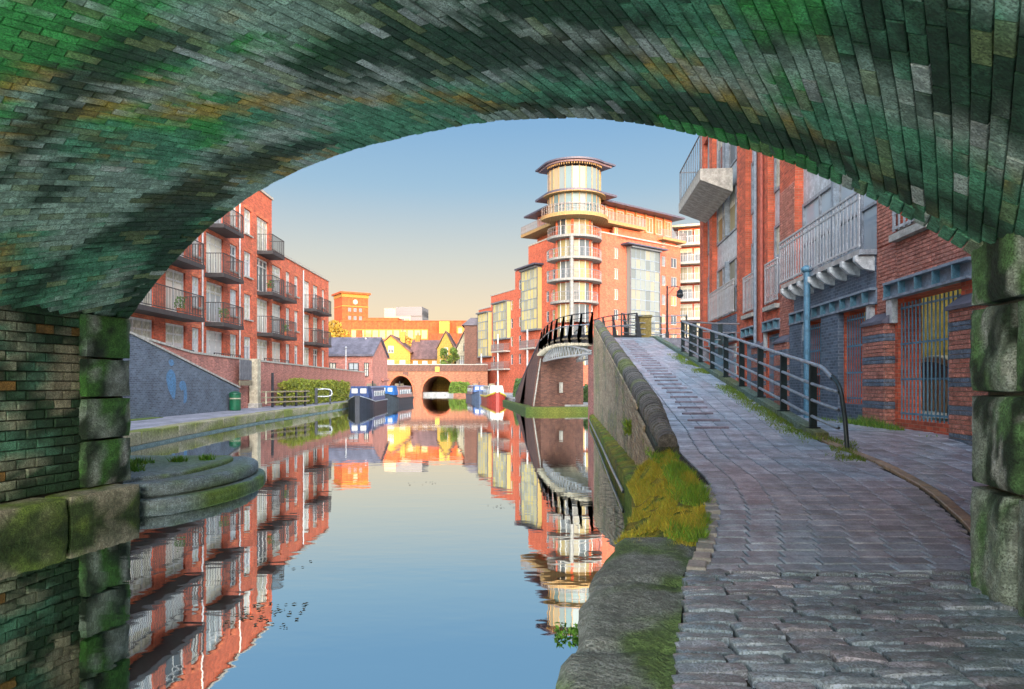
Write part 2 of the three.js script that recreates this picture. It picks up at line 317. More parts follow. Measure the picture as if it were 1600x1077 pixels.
  for (let d = 5.0; d < 11.1; d += .46) {
    const p = V(kerbLine(d), rampY(d), d), q = V(kerbLine(d + .45), rampY(d + .45), d + .45); const g = new RoundedBoxGeometry(.13, .12, p.distanceTo(q), 1, .015);
    g.applyMatrix4(new THREE.Matrix4().lookAt(p, q, new THREE.Vector3(0, 1, 0))).translate((p.x + q.x) / 2, (p.y + q.y) / 2 - .045, (p.z + q.z) / 2);
    mesh('kerb_stone', paint(g, mulC([.52, .36, .22], rr(.8, 1.15))), M.paver, pathG);
  }
  // ribs that give a foothold on the climb
  for (let d = 12.2; d < 31; d += .66) { const x = 3.62 + .088 * (d - 12.5) + rr(-.04, .04), s = Math.atan2(.147, 1); const g = new RoundedBoxGeometry(.62, .05, .05, 1, .012); g.rotateX(s).translate(x, rampY(d) + .012, -d); mesh('foothold_rib', paint(g, mulC([.34, .28, .32], rr(.8, 1.2))), M.paver, pathG); }
  // raised side wall of the ramp under the railing
  const rw = []; for (let d = 11.4; d < 33; d += 1.2) { const p = V(kerbLine(d), 0, d), q = V(kerbLine(d + 1.2), 0, d + 1.2); const g = prism([[p.x - .1, d], [q.x - .1, d + 1.19], [q.x + .12, d + 1.19], [p.x + .12, d]], -.3, .02); const a = g.attributes.position; for (let i = 0; i < a.count; i++) if (a.getY(i) > 0) a.setY(i, rampY(-a.getZ(i)) + .09); else a.setY(i, .7); g.computeVertexNormals(); mesh('ramp_kerb', paintBy(g, (x, y, z) => lerpC([.18, .26, .22], [.22, .24, .10], sm(.45, .6, fbm(x * 3, z * 1.5, y * 4)))), M.stone, pathG); }
}

// ------------------------------------------------------------------ quay edge stones and mossy bank on the right
{
  const q = sgroup('canal_edge', 'worn stone and moss edge of the near towpath', 'quay');
  const cuts = [-4, -2.2, -.5, 1.1, 2.6, 3.9, 5.2, 6.75];
  for (let i = 0; i + 1 < cuts.length; i++) {
    const d0 = cuts[i] + .008, d1 = cuts[i + 1] - .008, N = 16, K = 10; const o = i * 31.7;
    const g = new THREE.BoxGeometry(1, 1, 1, K, 6, N); const p = g.attributes.position;
    for (let k = 0; k < p.count; k++) {
      const a = p.getX(k) + .5, y = p.getY(k) + .5, c = p.getZ(k) + .5, d = mix(d1, d0, c);
      const xl = quayR(d) + (i === 4 ? -.07 : 0), xr = pathL(d) + .01; const e = Math.min(1, Math.min(a, 1) / .14), ed = Math.min(1, Math.min(c, 1 - c) / .06);
      const rough = (fbm(a * 3 + o, d * 2.2, y * 3) - .5);
      const X = mix(xl, xr, a) + (a < .01 ? .10 * (fbm(d * 2 + o, y * 2.4) - .5) : 0) + (1 - y) * (a < .5 ? .05 : 0);
      const top = .40 - .075 * Math.pow(1 - e, 2) - .03 * Math.pow(1 - ed, 2) + .05 * rough - (a > .85 ? .02 : 0);
      p.setXYZ(k, X, mix(-.6, top, y), -d);
    }
    g.computeVertexNormals();
    paintBy(g, (x, y, z) => { const n = fbm(x * 3, z * 2.2, y * 3 + 5), m = sm(.44, .60, fbm(x * 2.2 + 9, z * 1.6 + (z < -5 ? 1 : 0), 2)), gn = .95; let c = lerpC([.30, .31, .29], [.15, .24, .06], m * gn); if (y < .22) c = lerpC(c, [.17, .12, .035], sm(.4, .6, fbm(x * 5, z * 5, y * 5))); return mulC(c, .65 + .7 * n); });
    mesh('edge_stone', g, M.stone, q);
  }
  // moss bank: rough sheet with thickness
  const bank = (d0, d1, fl, fr, yf, K, step) => {
    const rows = Math.round((d1 - d0) / step), pos = [], idx = [];
    for (let r = 0; r <= rows; r++) for (let k = 0; k <= K + 1; k++) {
      const d = mix(d0, d1, r / rows), t = Math.max(0, (k - 1) / K), x = mix(fl(d), fr(d), t) + (k === 0 ? .02 : 0);
      const y = k === 0 ? -.5 : yf(d, t) + .09 * (fbm(x * 5, d * 5, 1) - .5) + .05 * (fbm(x * 16, d * 16, 4) - .5); pos.push(x + (k < 2 ? .08 * (fbm(d * 3, k * 3 + 2) - .5) : 0), y, -d);
    }
    const W = K + 2; for (let r = 0; r < rows; r++) for (let k = 0; k < W - 1; k++) { const a = r * W + k; idx.push(a, a + 1, a + W + 1, a, a + W + 1, a + W); }
    const g = new THREE.BufferGeometry(); g.setAttribute('position', new THREE.Float32BufferAttribute(pos, 3)); g.setIndex(idx); g.computeVertexNormals();
    return paintBy(g, (x, y, z) => { const n = fbm(x * 3.2, z * 3.2, 7), m = fbm(x * 7 + 3, z * 5, 9); let c = lerpC([.34, .27, .03], [.19, .30, .025], sm(.4, .62, n)); c = lerpC(c, [.46, .40, .03], sm(.55, .7, m)); c = lerpC(c, [.16, .12, .07], sm(.60, .72, fbm(x * 4 + 60, z * 4, 2)) * .7); return mulC(c, .6 + .8 * fbm(x * 14, z * 14, 3)); });
  };
  mesh('moss_bank', bank(6.2, 10.6, d => quayR(d), d => pathL(d) + .03, (d, t) => mossTop(d, t), 14, .1), M.moss, q);
  mesh('moss_ledge', bank(10.5, 33.6, d => quayR(d), d => wallX(d) + .1, (d, t) => .36 + .1 * t, 6, .25), M.moss, q);
  mesh('rubbing_rail', [tube([5, 8, 11, 14, 18, 24, 33].filter(d => d > 10).map(d => V(quayR(d) - .03, .16, d)), .025, 40)], M.galv, q);
}
function mossTop(d, t) { return mix(.30, rampY(d) - .02, Math.pow(t, 1.6)) + .09 * Math.sin(t * 3.1) * sm(6.3, 7.2, d) - .1 * (1 - sm(6.1, 6.7, d)) + .10 * sm(9.2, 10.4, d) * Math.exp(-Math.pow((t - .55) / .42, 2)); }
function wallX(d) { return 2.12 + (d - 10.2) * .0815; }
// ------------------------------------------------------------------ sloping brick wall of the ramp
{
  const w = thing('ramp_wall', 'tan brick ramp wall with half round coping beside the canal', 'wall');
  const copY = d => 1.22 + (d - 10.2) * .158;
  const cg = new THREE.BufferGeometry(); const P = []; const quad = (a, b, c, d) => P.push(...a, ...b, ...c, ...a, ...c, ...d);
  for (let d = 10.2; d < 33.1; d += .95) { const e = Math.min(33.2, d + .95), x0 = wallX(d) + .02, x1 = wallX(e) + .02, t = .36; const a = [x0, .1, -d], b = [x1, .1, -e], c = [x1, copY(e) - .05 - .2 * (1 - sm(10.1, 12.6, e)), -e], f = [x0, copY(d) - .05 - .2 * (1 - sm(10.1, 12.6, d)), -d]; const k = v => [v[0] + t, v[1], v[2]]; quad(a, b, c, f); quad(k(b), k(a), k(f), k(c)); if (d === 10.2) quad(k(a), a, f, k(f)); if (e > 33) quad(b, k(b), k(c), c); quad(f, c, k(c), k(f)); }
  cg.setAttribute('position', new THREE.Float32BufferAttribute(P, 3)); cg.computeVertexNormals(); mesh('wall_core', cg, M.mortar, w);
  const items = []; const slope = Math.atan(.158), az = Math.atan(.0815);
  const ex = new THREE.Vector3(Math.sin(az) * Math.cos(slope), Math.sin(slope), -Math.cos(az) * Math.cos(slope)), ez = new THREE.Vector3(-Math.cos(az), 0, -Math.sin(az)), ey = new THREE.Vector3().crossVectors(ez, ex);
  const H = .115, Lb = .27; let r = 0;
  for (let off = .12; off < 4.6; off += H, r++) for (let d = 10.25 + (r % 2) * Lb / 2; d < 33; d += Lb) {
    const y = copY(d) - off; if (y < .30 || off < .12 + .2 * (1 - sm(10.1, 12.6, d))) continue;
    const g = block(Lb - .022, H - .03, .04 + rr(-.004, .006), .006); g.applyMatrix4(frame(new THREE.Vector3(wallX(d) + .005, y, -d), ex, ey, ez));
    const m = sm(.48, .56, fbm(d * .8, y * 1.1, 2)), k = rr(.86, 1.1); let c = lerpC([.66, .50, .33], [.50, .34, .22], rnd()); c = lerpC(c, rnd() > .5 ? [.34, .34, .14] : [.27, .25, .17], m * .65);
    items.push({ g: paint(g, mulC(c, k)), s: score(wallX(d), y, d) });
  }
  pieces(w, 'brick', 'brickwork', items, M.piece);
  // half-round coping, one brick on edge after another
  const prof = new THREE.Shape(); prof.moveTo(-.19, -.12); prof.lineTo(.19, -.12); prof.lineTo(.19, .02); prof.absarc(0, .02, .19, 0, Math.PI, false); prof.lineTo(-.19, -.12);
  for (let d = 10.2; d < 33.2; d += .115) {
    const g = new THREE.ExtrudeGeometry(prof, { depth: .1, bevelEnabled: false, curveSegments: 5 }); const e = sm(10.1, 12.6, d), s = rr(.97, 1.03) * mix(.72, 1, e); g.scale(s, s * .85, 1).rotateX(slope).rotateY(-az).translate(wallX(d) + .19 + rr(-.008, .008), copY(d) - .16 * (1 - e) + rr(-.006, .006), -d);
    const n = fbm(d * 1.5, 3); const c = lerpC([.25, .22, .19], [.16, .14, .13], rnd()); mesh('coping_brick', paint(g, mulC(lerpC(c, [.2, .22, .08], sm(.55, .7, n)), rr(.75, 1.25))), M.piece, w);
  }
}
// ------------------------------------------------------------------ the brick bridge overhead (skewed segmental arch)
{
  const A = new THREE.Vector2(.196, .981), N = new THREE.Vector2(.981, -.196);          // along the tunnel, across it (x, d)
  const nL = -7.82, nR = 2.43, nC = (nL + nR) / 2, half = (nR - nL) / 2, SPR = 2.86, RISE = 1.87;
  const at = (n, y, a) => new THREE.Vector3(n * N.x + a * A.x, y, -(n * N.y + a * A.y));
  const farA = n => 9.04 + (n - nL) / (nR - nL) * (5.69 - 9.04), nearA = n => farA(n) - 8.6;
  const archY = n => { const s = Math.min(1, Math.abs((n - nC) / half)); return SPR + RISE * (1 - Math.pow(s, 2.4)); };
  const br = thing('brick_arch_bridge', 'old mossy brick arch bridge spanning canal and cobbled path overhead', 'bridge');
  // solid body
  const P = [], quad = (a, b, c, d) => { for (const v of [a, b, c, a, c, d]) P.push(v.x, v.y, v.z); };
  const TOP = 6.1, K = 48, LIFT = .05;
  for (let i = 0; i < K; i++) {
    const n0 = mix(nL, nR, i / K), n1 = mix(nL, nR, (i + 1) / K), y0 = archY(n0) + LIFT, y1 = archY(n1) + LIFT;
    quad(at(n0, y0, farA(n0)), at(n1, y1, farA(n1)), at(n1, TOP, farA(n1)), at(n0, TOP, farA(n0)));
    quad(at(n1, y1, nearA(n1)), at(n0, y0, nearA(n0)), at(n0, TOP, nearA(n0)), at(n1, TOP, nearA(n1)));
    quad(at(n0, y0, nearA(n0)), at(n1, y1, nearA(n1)), at(n1, y1, farA(n1)), at(n0, y0, farA(n0)));
    quad(at(n0, TOP, farA(n0)), at(n1, TOP, farA(n1)), at(n1, TOP, nearA(n1)), at(n0, TOP, nearA(n0)));
  }
  for (const [n0, n1] of [[nL - 9, nL - LIFT], [nR + LIFT, nR + 7]]) {
    const c = (n, y, f) => at(n, y, f(n)), b = -.8; quad(c(n0, b, farA), c(n1, b, farA), c(n1, TOP, farA), c(n0, TOP, farA)); quad(c(n1, b, nearA), c(n0, b, nearA), c(n0, TOP, nearA), c(n1, TOP, nearA));
    quad(c(n0, TOP, farA), c(n1, TOP, farA), c(n1, TOP, nearA), c(n0, TOP, nearA)); quad(c(n0, b, nearA), c(n0, b, farA), c(n0, TOP, farA), c(n0, TOP, nearA)); quad(c(n1, b, farA), c(n1, b, nearA), c(n1, TOP, nearA), c(n1, TOP, farA));
  }
  const body = new THREE.BufferGeometry(); body.setAttribute('position', new THREE.Float32BufferAttribute(P, 3)); body.computeVertexNormals();
  mesh('bridge_body', body, M.mortar, br);

  // stains: algae greens, teal slime, ochre seepage, lime, soot, each with its own outline
  const tone = (w, a, q) => {
    const jig = .5 * (fbm(w * 5, a * 5, 61, 3) - .5), n1 = fbm(w * .55 + 3, a * .42, 1, 5) + .3 * jig, n2 = fbm(w * .55 + 20, a * 1.5 + w * .3, 5, 5) + .35 * jig, n3 = fbm(w * .6 + 4, a * 2.0 + w * .5 + 7, 9, 5) + .35 * jig, n4 = fbm(w * .4 + 50, a * 1.9 - w * .35, 13, 5) + .3 * jig, n5 = fbm(w * .9 + 9, a * 3.4 + w * .4, 23, 4) + .4 * jig;
    let c = lerpC([.13, .40, .24], [.07, .40, .09], sm(.44, .54, n1));
    c = lerpC(c, [.42, .56, .48], sm(.53, .60, n2) * .9);
    c = lerpC(c, [.58, .36, .07], sm(.60, .645, n4) * .85);
    c = lerpC(c, [.022, .065, .03], sm(.525, .57, n3) * .9);
    c = lerpC(c, [.60, .66, .60], sm(.665, .70, n5) * .7);
    if (q > .985) c = lerpC(c, [.6, .64, .62], .8); else if (q < .10) c = lerpC(c, [.34, .40, .16], .5);
    return c;
  };
  // developed soffit: arc length from the crown
  const tab = [[0, 0]]; for (let i = 1; i <= 400; i++) { const n0 = half * (i - 1) / 400, n1 = half * i / 400; tab.push([tab[i - 1][0] + Math.hypot(n1 - n0, archY(nC + n1) - archY(nC + n0)), n1]); }
  const WMAX = tab[400][0], nOf = w => { const t = Math.min(Math.abs(w), WMAX); let lo = 0, hi = 400; while (hi - lo > 1) { const m = (lo + hi) >> 1; if (tab[m][0] > t) hi = m; else lo = m; } const f = (t - tab[lo][0]) / (tab[hi][0] - tab[lo][0]); return Math.sign(w) * mix(tab[lo][1], tab[hi][1], f) + nC; };
  const items = [], th = .47, cs = Math.cos(th), sn = Math.sin(th), CH = .105, CL = .25;
  for (let r = -150; r < 150; r++) for (let k = -80; k < 80; k++) {
    const e = (k + (r % 2 ? .5 : 0)) * CL + .02 * Math.sin(r * 3.7), f = r * CH; const w = e * sn + f * cs, a = 4 + e * cs - f * sn;     // course direction leans across the axis
    if (Math.abs(w) > WMAX - .03) continue; const n = nOf(w); if (a > farA(n) - .16 || a < nearA(n) + .03) continue;
    const h = .02, nn = nOf(Math.min(WMAX, w + h)), nb = nOf(Math.max(-WMAX, w - h)); const tw = at(nn, archY(nn), 0).sub(at(nb, archY(nb), 0)).normalize(), ta = new THREE.Vector3(A.x, 0, -A.y);
    const ex = tw.clone().multiplyScalar(sn).addScaledVector(ta, cs).normalize(), ey = tw.clone().multiplyScalar(cs).addScaledVector(ta, -sn).normalize(), ez = new THREE.Vector3().crossVectors(ex, ey);
    if (ez.y > 0) { ez.negate(); ey.negate(); }
    const o = at(n, archY(n) + .035, a); const g = block(CL - rr(.007, .014), CH - rr(.007, .012), .05 + rr(-.004, .004), .005); g.rotateZ(rr(-.02, .02)).rotateX(rr(-.016, .016)).rotateY(rr(-.01, .01));
    g.applyMatrix4(frame(o, ex, ey, ez));
    const q = rnd(), kq = rr(.72, 1.22), ow = rr(-.09, .09) - nC, oa = rr(-.07, .07);
    items.push({ g: paintBy(g, (x, y, z) => mulC(tone(x * N.x - z * N.y + ow, x * A.x - z * A.y + oa, q), kq)), s: score(o.x, o.y, -o.z) });
  }
  // ring of end bricks along the far face
  for (let w = -WMAX + .05; w < WMAX - .05; w += CH * .95) {
    const n = nOf(w), n2 = nOf(Math.min(WMAX, w + .05)), n1 = nOf(Math.max(-WMAX, w - .05)), ey = at(n2, archY(n2), farA(n2)).sub(at(n1, archY(n1), farA(n1))).normalize(), ta0 = new THREE.Vector3(A.x, 0, -A.y), ez = new THREE.Vector3().crossVectors(ta0, ey).normalize(); if (ez.y > 0) ez.negate(); const ex = new THREE.Vector3().crossVectors(ey, ez);
    const o = at(n, archY(n) + .04, farA(n) - .1), g = block(.24, CH - .012, .055 + rr(-.006, .006), .01); g.applyMatrix4(frame(o, ex, ey, ez)); items.push({ g: paint(g, mulC(tone(w, farA(n), rnd()), rr(.7, 1.3))), s: score(o.x, o.y, -o.z) });
  }
  pieces(br, 'brick', 'soffit_brickwork', items, M.piece, 300);

  // left abutment: large worn bricks, stone quoins and ledge
  const wallBricks = [], yDir = new THREE.Vector3(0, 1, 0), inL = new THREE.Vector3(N.x, 0, -N.y), ta = new THREE.Vector3(A.x, 0, -A.y);
  let r = 0;
  for (let y = .44; y < SPR; y += .125, r++) for (let a = -.2 + (r % 2) * .14; a < 8.30; a += .28) {
    const g = block(.28 - .014, .125 - .013, .06 + rr(-.01, .012), .01); g.rotateZ(rr(-.015, .015)); g.applyMatrix4(frame(at(nL - .055, y + .06, a + .14), ta, yDir, inL));
    const k2 = rr(.7, 1.25), oy = rr(-.1, .1), spot = rnd() < .025;
    const skin = (x, yy, z) => { const aa = x * A.x - z * A.y, Y = yy + oy, n = fbm(aa * 1.1, Y * 1.4, 31, 5), m = fbm(aa * .9 + 12, Y, 35, 5), k = fbm(aa * 1.4 + 5, Y * .5 + 3, 39, 5); let c = lerpC([.42, .44, .31], [.12, .32, .20], sm(.45, .54, n)); c = lerpC(c, [.03, .085, .035], sm(.51, .56, m)); c = lerpC(c, [.50, .46, .31], sm(.55, .60, k)); return mulC(spot ? [.36, .2, .05] : c, k2); };
    wallBricks.push({ g: paintBy(g, skin), s: score(at(nL, y, a).x, y, -at(nL, y, a).z) });
  }
  pieces(br, 'wall_brick', 'abutment_brickwork', wallBricks, M.piece, 160);
  const rough = (w, h, t, amp, o, seg = 6) => { const g = new THREE.BoxGeometry(w, h, t, seg, seg, 4), p = g.attributes.position; for (let i = 0; i < p.count; i++) { let X = p.getX(i), Y = p.getY(i), Z = p.getZ(i); const ex = Math.abs(X) / (w / 2), ey = Math.abs(Y) / (h / 2), ez = Math.abs(Z) / (t / 2); const round = .03 * (Math.pow(Math.max(ex, ey), 9)) * (Z > 0 ? 1 : 0); const q = amp * (fbm(X * 4 + o, Y * 4 + o * .3, Z * 4) - .5) + .03 * (fbm(X * 17 + o, Y * 17, Z * 17, 3) - .5); p.setXYZ(i, X * (1 - .05 * Math.pow(Math.max(ey, ez), 12)) + q * .7, Y * (1 - .035 * Math.pow(Math.max(ex, ez), 12)) + q * .4, Z - round + q); } g.computeVertexNormals(); return g; };
  const slime = (o, gr) => (x, y, z) => { const n = fbm(x * 2.6 + o, y * 1.1, z * 2.6, 5), m = fbm(x * 5 + o, y * 1.6 + 4, z * 5, 4), k = fbm(x * 9, y * 2.5 + o, z * 9, 3); let c = lerpC([.30, .36, .31], [.08, .24, .04], sm(.44, .58, n) * gr); c = lerpC(c, [.02, .045, .02], sm(.53, .62, m)); c = lerpC(c, [.5, .52, .5], sm(.66, .74, k) * .7); return mulC(c, .7 + .6 * k); };
  const joints = [.42, 1.10, 1.70, 2.27, 2.9];
  for (let i = 0; i + 1 < joints.length; i++) { const h = joints[i + 1] - joints[i], w = .86; const g = rough(w, h - .02, .36, .05, i * 7); g.applyMatrix4(frame(at(nL - .05, (joints[i] + joints[i + 1]) / 2, 8.62), ta, yDir, inL)); mesh('quoin_stone', paintBy(g, slime(i * 11, 1)), M.stone, br); }
  // ledge stones at the foot of the left abutment
  for (let a = -.2, i = 0; i < 7; i++) { const e = -.2 + 9.15 * (i + 1) / 7; const g = rough(e - a - .02, 1.0, .62, .05, i * 5 + 2, 8); g.applyMatrix4(frame(at(nL + .09, -.08, (a + e) / 2), ta, yDir, inL)); mesh('ledge_stone', paintBy(g, (x, y, z) => { const n = fbm(x * 3, y * 3, z * 3), m = fbm(x * 6, y * 4 + 8, z * 6); let c = lerpC([.46, .42, .30], [.20, .30, .05], sm(.40, .56, n)); if (y < .3) c = lerpC(c, [.05, .09, .02], sm(.36, .6, m + (.3 - y) * .5)); return mulC(c, .7 + .6 * m); }), M.stone, br); a = e; }
  // right abutment: tall rock-faced blocks
  const jr = [.30, 1.15, 1.83, 2.47, 3.05]; const inR = inL.clone().negate();
  for (let i = 0; i + 1 < jr.length; i++) {
    const h = jr[i + 1] - jr[i]; let a = 5.74; let j = 0;
    while (a > -2.6) { const L = j ? rr(.7, 1.1) : (i % 2 ? .74 : .58); const g = rough(L - .02, h - .02, .4, .05, i * 13 + j * 5, 14); g.applyMatrix4(frame(at(nR + .13 + (j ? .03 : 0), (jr[i] + jr[i + 1]) / 2, a - L / 2), ta.clone().negate(), yDir, inR)); mesh('quoin_stone', paintBy(g, slime(i * 9 + j * 3 + 40, .8)), M.stone, br); a -= L; j++; }
  }
  // parapet on top of both faces
  for (const f of [farA, nearA]) { const a = at(nL - 9, TOP, f(nL - 9)), b = at(nR + 7, TOP, f(nR + 7)); mesh('parapet', beam(a.clone().setY(TOP + .5), b.clone().setY(TOP + .5), .35, 1.0), M.darkBrick, br); mesh('parapet_coping', beam(a.clone().setY(TOP + 1.06), b.clone().setY(TOP + 1.06), .45, .12), M.paleStone, br); }
}
// ------------------------------------------------------------------ rounded stone apron in the water by the left abutment
{
  const o = thing('stone_apron', 'rounded bullnose stone apron in the water beside the bridge foot', 'stone ledge');
  const out = (k) => { const pts = [[-8.6, 10.5], [-6.2, 10.4]]; const cx = -5.85, cd = 12.5, rx = .95 + k, rd = 2.1 + k; for (let i = 0; i <= 18; i++) { const t = -1.25 + i / 18 * 2.9; pts.push([cx + rx * Math.cos(t), cd + rd * Math.sin(t)]); } pts.push([-8.6, 14.6 + k]); return pts; };
  const mossy = gr => (x, y, z) => { const n = fbm(x * 2.2, z * 2.2, y * 2), m = fbm(x * 6, z * 5, y * 6); return mulC(lerpC([.28, .35, .37], [.20, .32, .04], sm(.42, .58, n) * gr), .7 + .6 * m); };
  mesh('lower_course', paintBy(prism(out(.12), -.7, .13, .05), mossy(1)), M.stone, o);
  mesh('upper_course', paintBy(prism(out(-.02), .131, .36, .09), mossy(.5)), M.stone, o);
  mesh('top_slab', paintBy(prism(out(-.55), .32, .43, .03), mossy(.8)), M.stone, o);
}
// ------------------------------------------------------------------ building parts (local axes: x along the front, y up, z outwards)
function windowPart(parent, x0, x1, y0, y1, z, o = {}) {
  const f = o.f || .07, t = o.t || .09, fr = o.frame || M.white, w = x1 - x0, h = y1 - y0, bars = [];
  bars.push(bb(x0, x0 + f, y0, y1, z - t, z), bb(x1 - f, x1, y0, y1, z - t, z), bb(x0 + f, x1 - f, y0, y0 + f, z - t, z), bb(x0 + f, x1 - f, y1 - f, y1, z - t, z));
  for (let i = 1; i < (o.cols || 1); i++) { const x = x0 + w * i / o.cols; bars.push(bb(x - f * .45, x + f * .45, y0 + f, y1 - f, z - t, z - .01)); }
  for (const r of o.rows || []) bars.push(bb(x0 + f, x1 - f, y0 + h * r - f * .4, y0 + h * r + f * .4, z - t, z - .013));
  const m = mesh(o.name || 'window', bars, fr, parent);
  mesh('pane', bb(x0 + f * .5, x1 - f * .5, y0 + f * .5, y1 - f * .5, z - t * .8, z - t * .55), pick(o.panes || M.panes), m);
  if (rnd() < .55) { const dn = pick([.25, .4, .4, 1]); mesh('blind', bb(x0 + f, x1 - f, mix(y1 - f, y0 + f, dn), y1 - f, z - t * .55 + .001, z - t * .55 + .006), M.curtain, m); }
  if (o.sill) mesh('sill', bb(x0 - .06, x1 + .06, y0 - .09, y0 - .005, z - t, z + .22), o.sill, m);
  return m;
}
function railGeo(x0, x1, y, z0, z1, h, gap, r = .009, sides = true) {      // railing round the three open sides of a balcony
  const out = [bb(x0, x1, y + h - .04, y + h, z1 - .045, z1), bb(x0, x1, y + .06, y + .1, z1 - .04, z1 - .005)];
  for (let x = x0 + .03; x < x1; x += gap) out.push(bx(r * 2, h - .1, r * 2, x, y + h / 2, z1 - .022));
  if (sides) for (const x of [x0 + .022, x1 - .022]) { out.push(bb(x - .02, x + .02, y + h - .04, y + h, z0, z1 - .046)); for (let z = z0 + gap; z < z1 - .05; z += gap) out.push(bx(r * 2, h - .06, r * 2, x, y + h / 2 - .01, z)); }
  for (const x of [x0 + .025, x1 - .025]) out.push(bx(.05, h, .05, x, y + h / 2 + .001, z1 - .026));
  return out;
}
function balcony(parent, x0, x1, y, depth, o = {}) {
  const s = mesh('balcony', [bb(x0, x1, y - (o.t || .28), y, 0.004, depth)], o.slab || M.balconyDark, parent);
  mesh('railing', railGeo(x0 + .02, x1 - .02, y, .02, depth - .03, o.h || 1.1, o.gap || .12), o.rail || M.balconyDark, s);
  return s;
}
const doorSill = .02;
// ------------------------------------------------------------------ red brick flats above the far towpath
{
  const D0 = 22, X = d => d - D0, b = thing('brick_flats', 'red brick flats with dark balconies raised above the far towpath', 'building', [-16.8, 0, -D0], Math.PI / 2);
  const cols = [[26.3, 1.6, 'w'], [30.8, 2.4, 'f'], [34.1, 2.0, 'f'], [36.3, .9, 'w'], [38.6, 2.2, 'f'], [41.2, 1.05, 'w'], [43.4, 1.2, 'w'], [46.0, 2.1, 'f'], [48.75, 1.9, 'f'], [51.2, .95, 'w'], [53.2, .95, 'w'], [55.9, 1.6, 'f'], [58.4, 1.5, 'f'], [60.8, .9, 'w']];
  const floors = [2.6, 5.3, 8.0, 10.7], split = X(47.72), holesA = [], holesB = [], wins = [];
  for (const [d, w, k] of cols) floors.forEach((fy, i) => {
    if (i === 3 && d > 47.7) return; const x = X(d), y0 = fy + (k === 'f' ? .05 : i === 0 ? .75 : .7), y1 = fy + 2.28; (d < 47.7 ? holesA : holesB).push([x - w / 2, x + w / 2, y0, y1]); wins.push([x - w / 2, x + w / 2, y0, y1, k, w]);
  });
  mesh('wall', holedWall(rect(0, split, 2.5, 14.75), holesA, .3), M.redBrick, b);
  mesh('wall', holedWall(rect(split, X(62.5), 2.5, 11.25), holesB, .3), M.redBrick, b);
  mesh('side_wall', [bb(.01, split - .01, 2.5, 14.7, -11, -.32), bb(split - .012, X(62.5) - .01, 2.5, 11.2, -10.99, -.322)], M.redBrick, b);
  mesh('coping', [bb(-.1, split + .1, 14.75, 14.9, -11, .1), bb(split + .1, X(62.5) + .1, 11.25, 11.4, -11, .1)], M.paleStone, b);
  for (const [x0, x1, y0, y1, k, w] of wins) {
    const m = windowPart(b, x0, x1, y0, y1, -.1, { cols: k === 'f' ? (w > 2 ? 3 : 2) : 2, rows: k === 'f' ? [.78] : [.62], sill: k === 'w' ? M.paleStone : null, f: .1 });
    mesh('lintel', [bb(x0 - .1, x1 + .1, y1 + .002, y1 + .2, -.2, .012)], M.orangeBrick, m);
  }
  const spots = [[26.8, 35.0, 1], [26.8, 35.0, 2], [26.8, 35.0, 3], [37.3, 40.1, 1], [37.3, 40.1, 2], [37.3, 40.1, 3], [44.9, 47.3, 1], [44.9, 47.3, 2], [44.9, 47.3, 3], [47.9, 50.0, 1], [47.9, 50.0, 2], [54.9, 57.0, 1], [54.9, 57.0, 2], [57.5, 59.6, 1], [57.5, 59.6, 2]];
  for (const [a, c, i] of spots) balcony(b, X(a), X(c), floors[i] - .02, 1.05, { t: .22, gap: .14 });
  for (const d of [36.9, 41.95, 54.75]) mesh('downpipe', cyl(.05, .05, d < 47 ? 12 : 8.4, X(d), 2.6, .07, 8), M.white, b);
  for (const [a, c] of [[32.6, 35], [37.4, 41], [45, 50]]) mesh('guard_rail', railGeo(X(a), X(c), 2.62, .1, .5, 1.0, .3, .012, false), M.darkMetal, b);
}
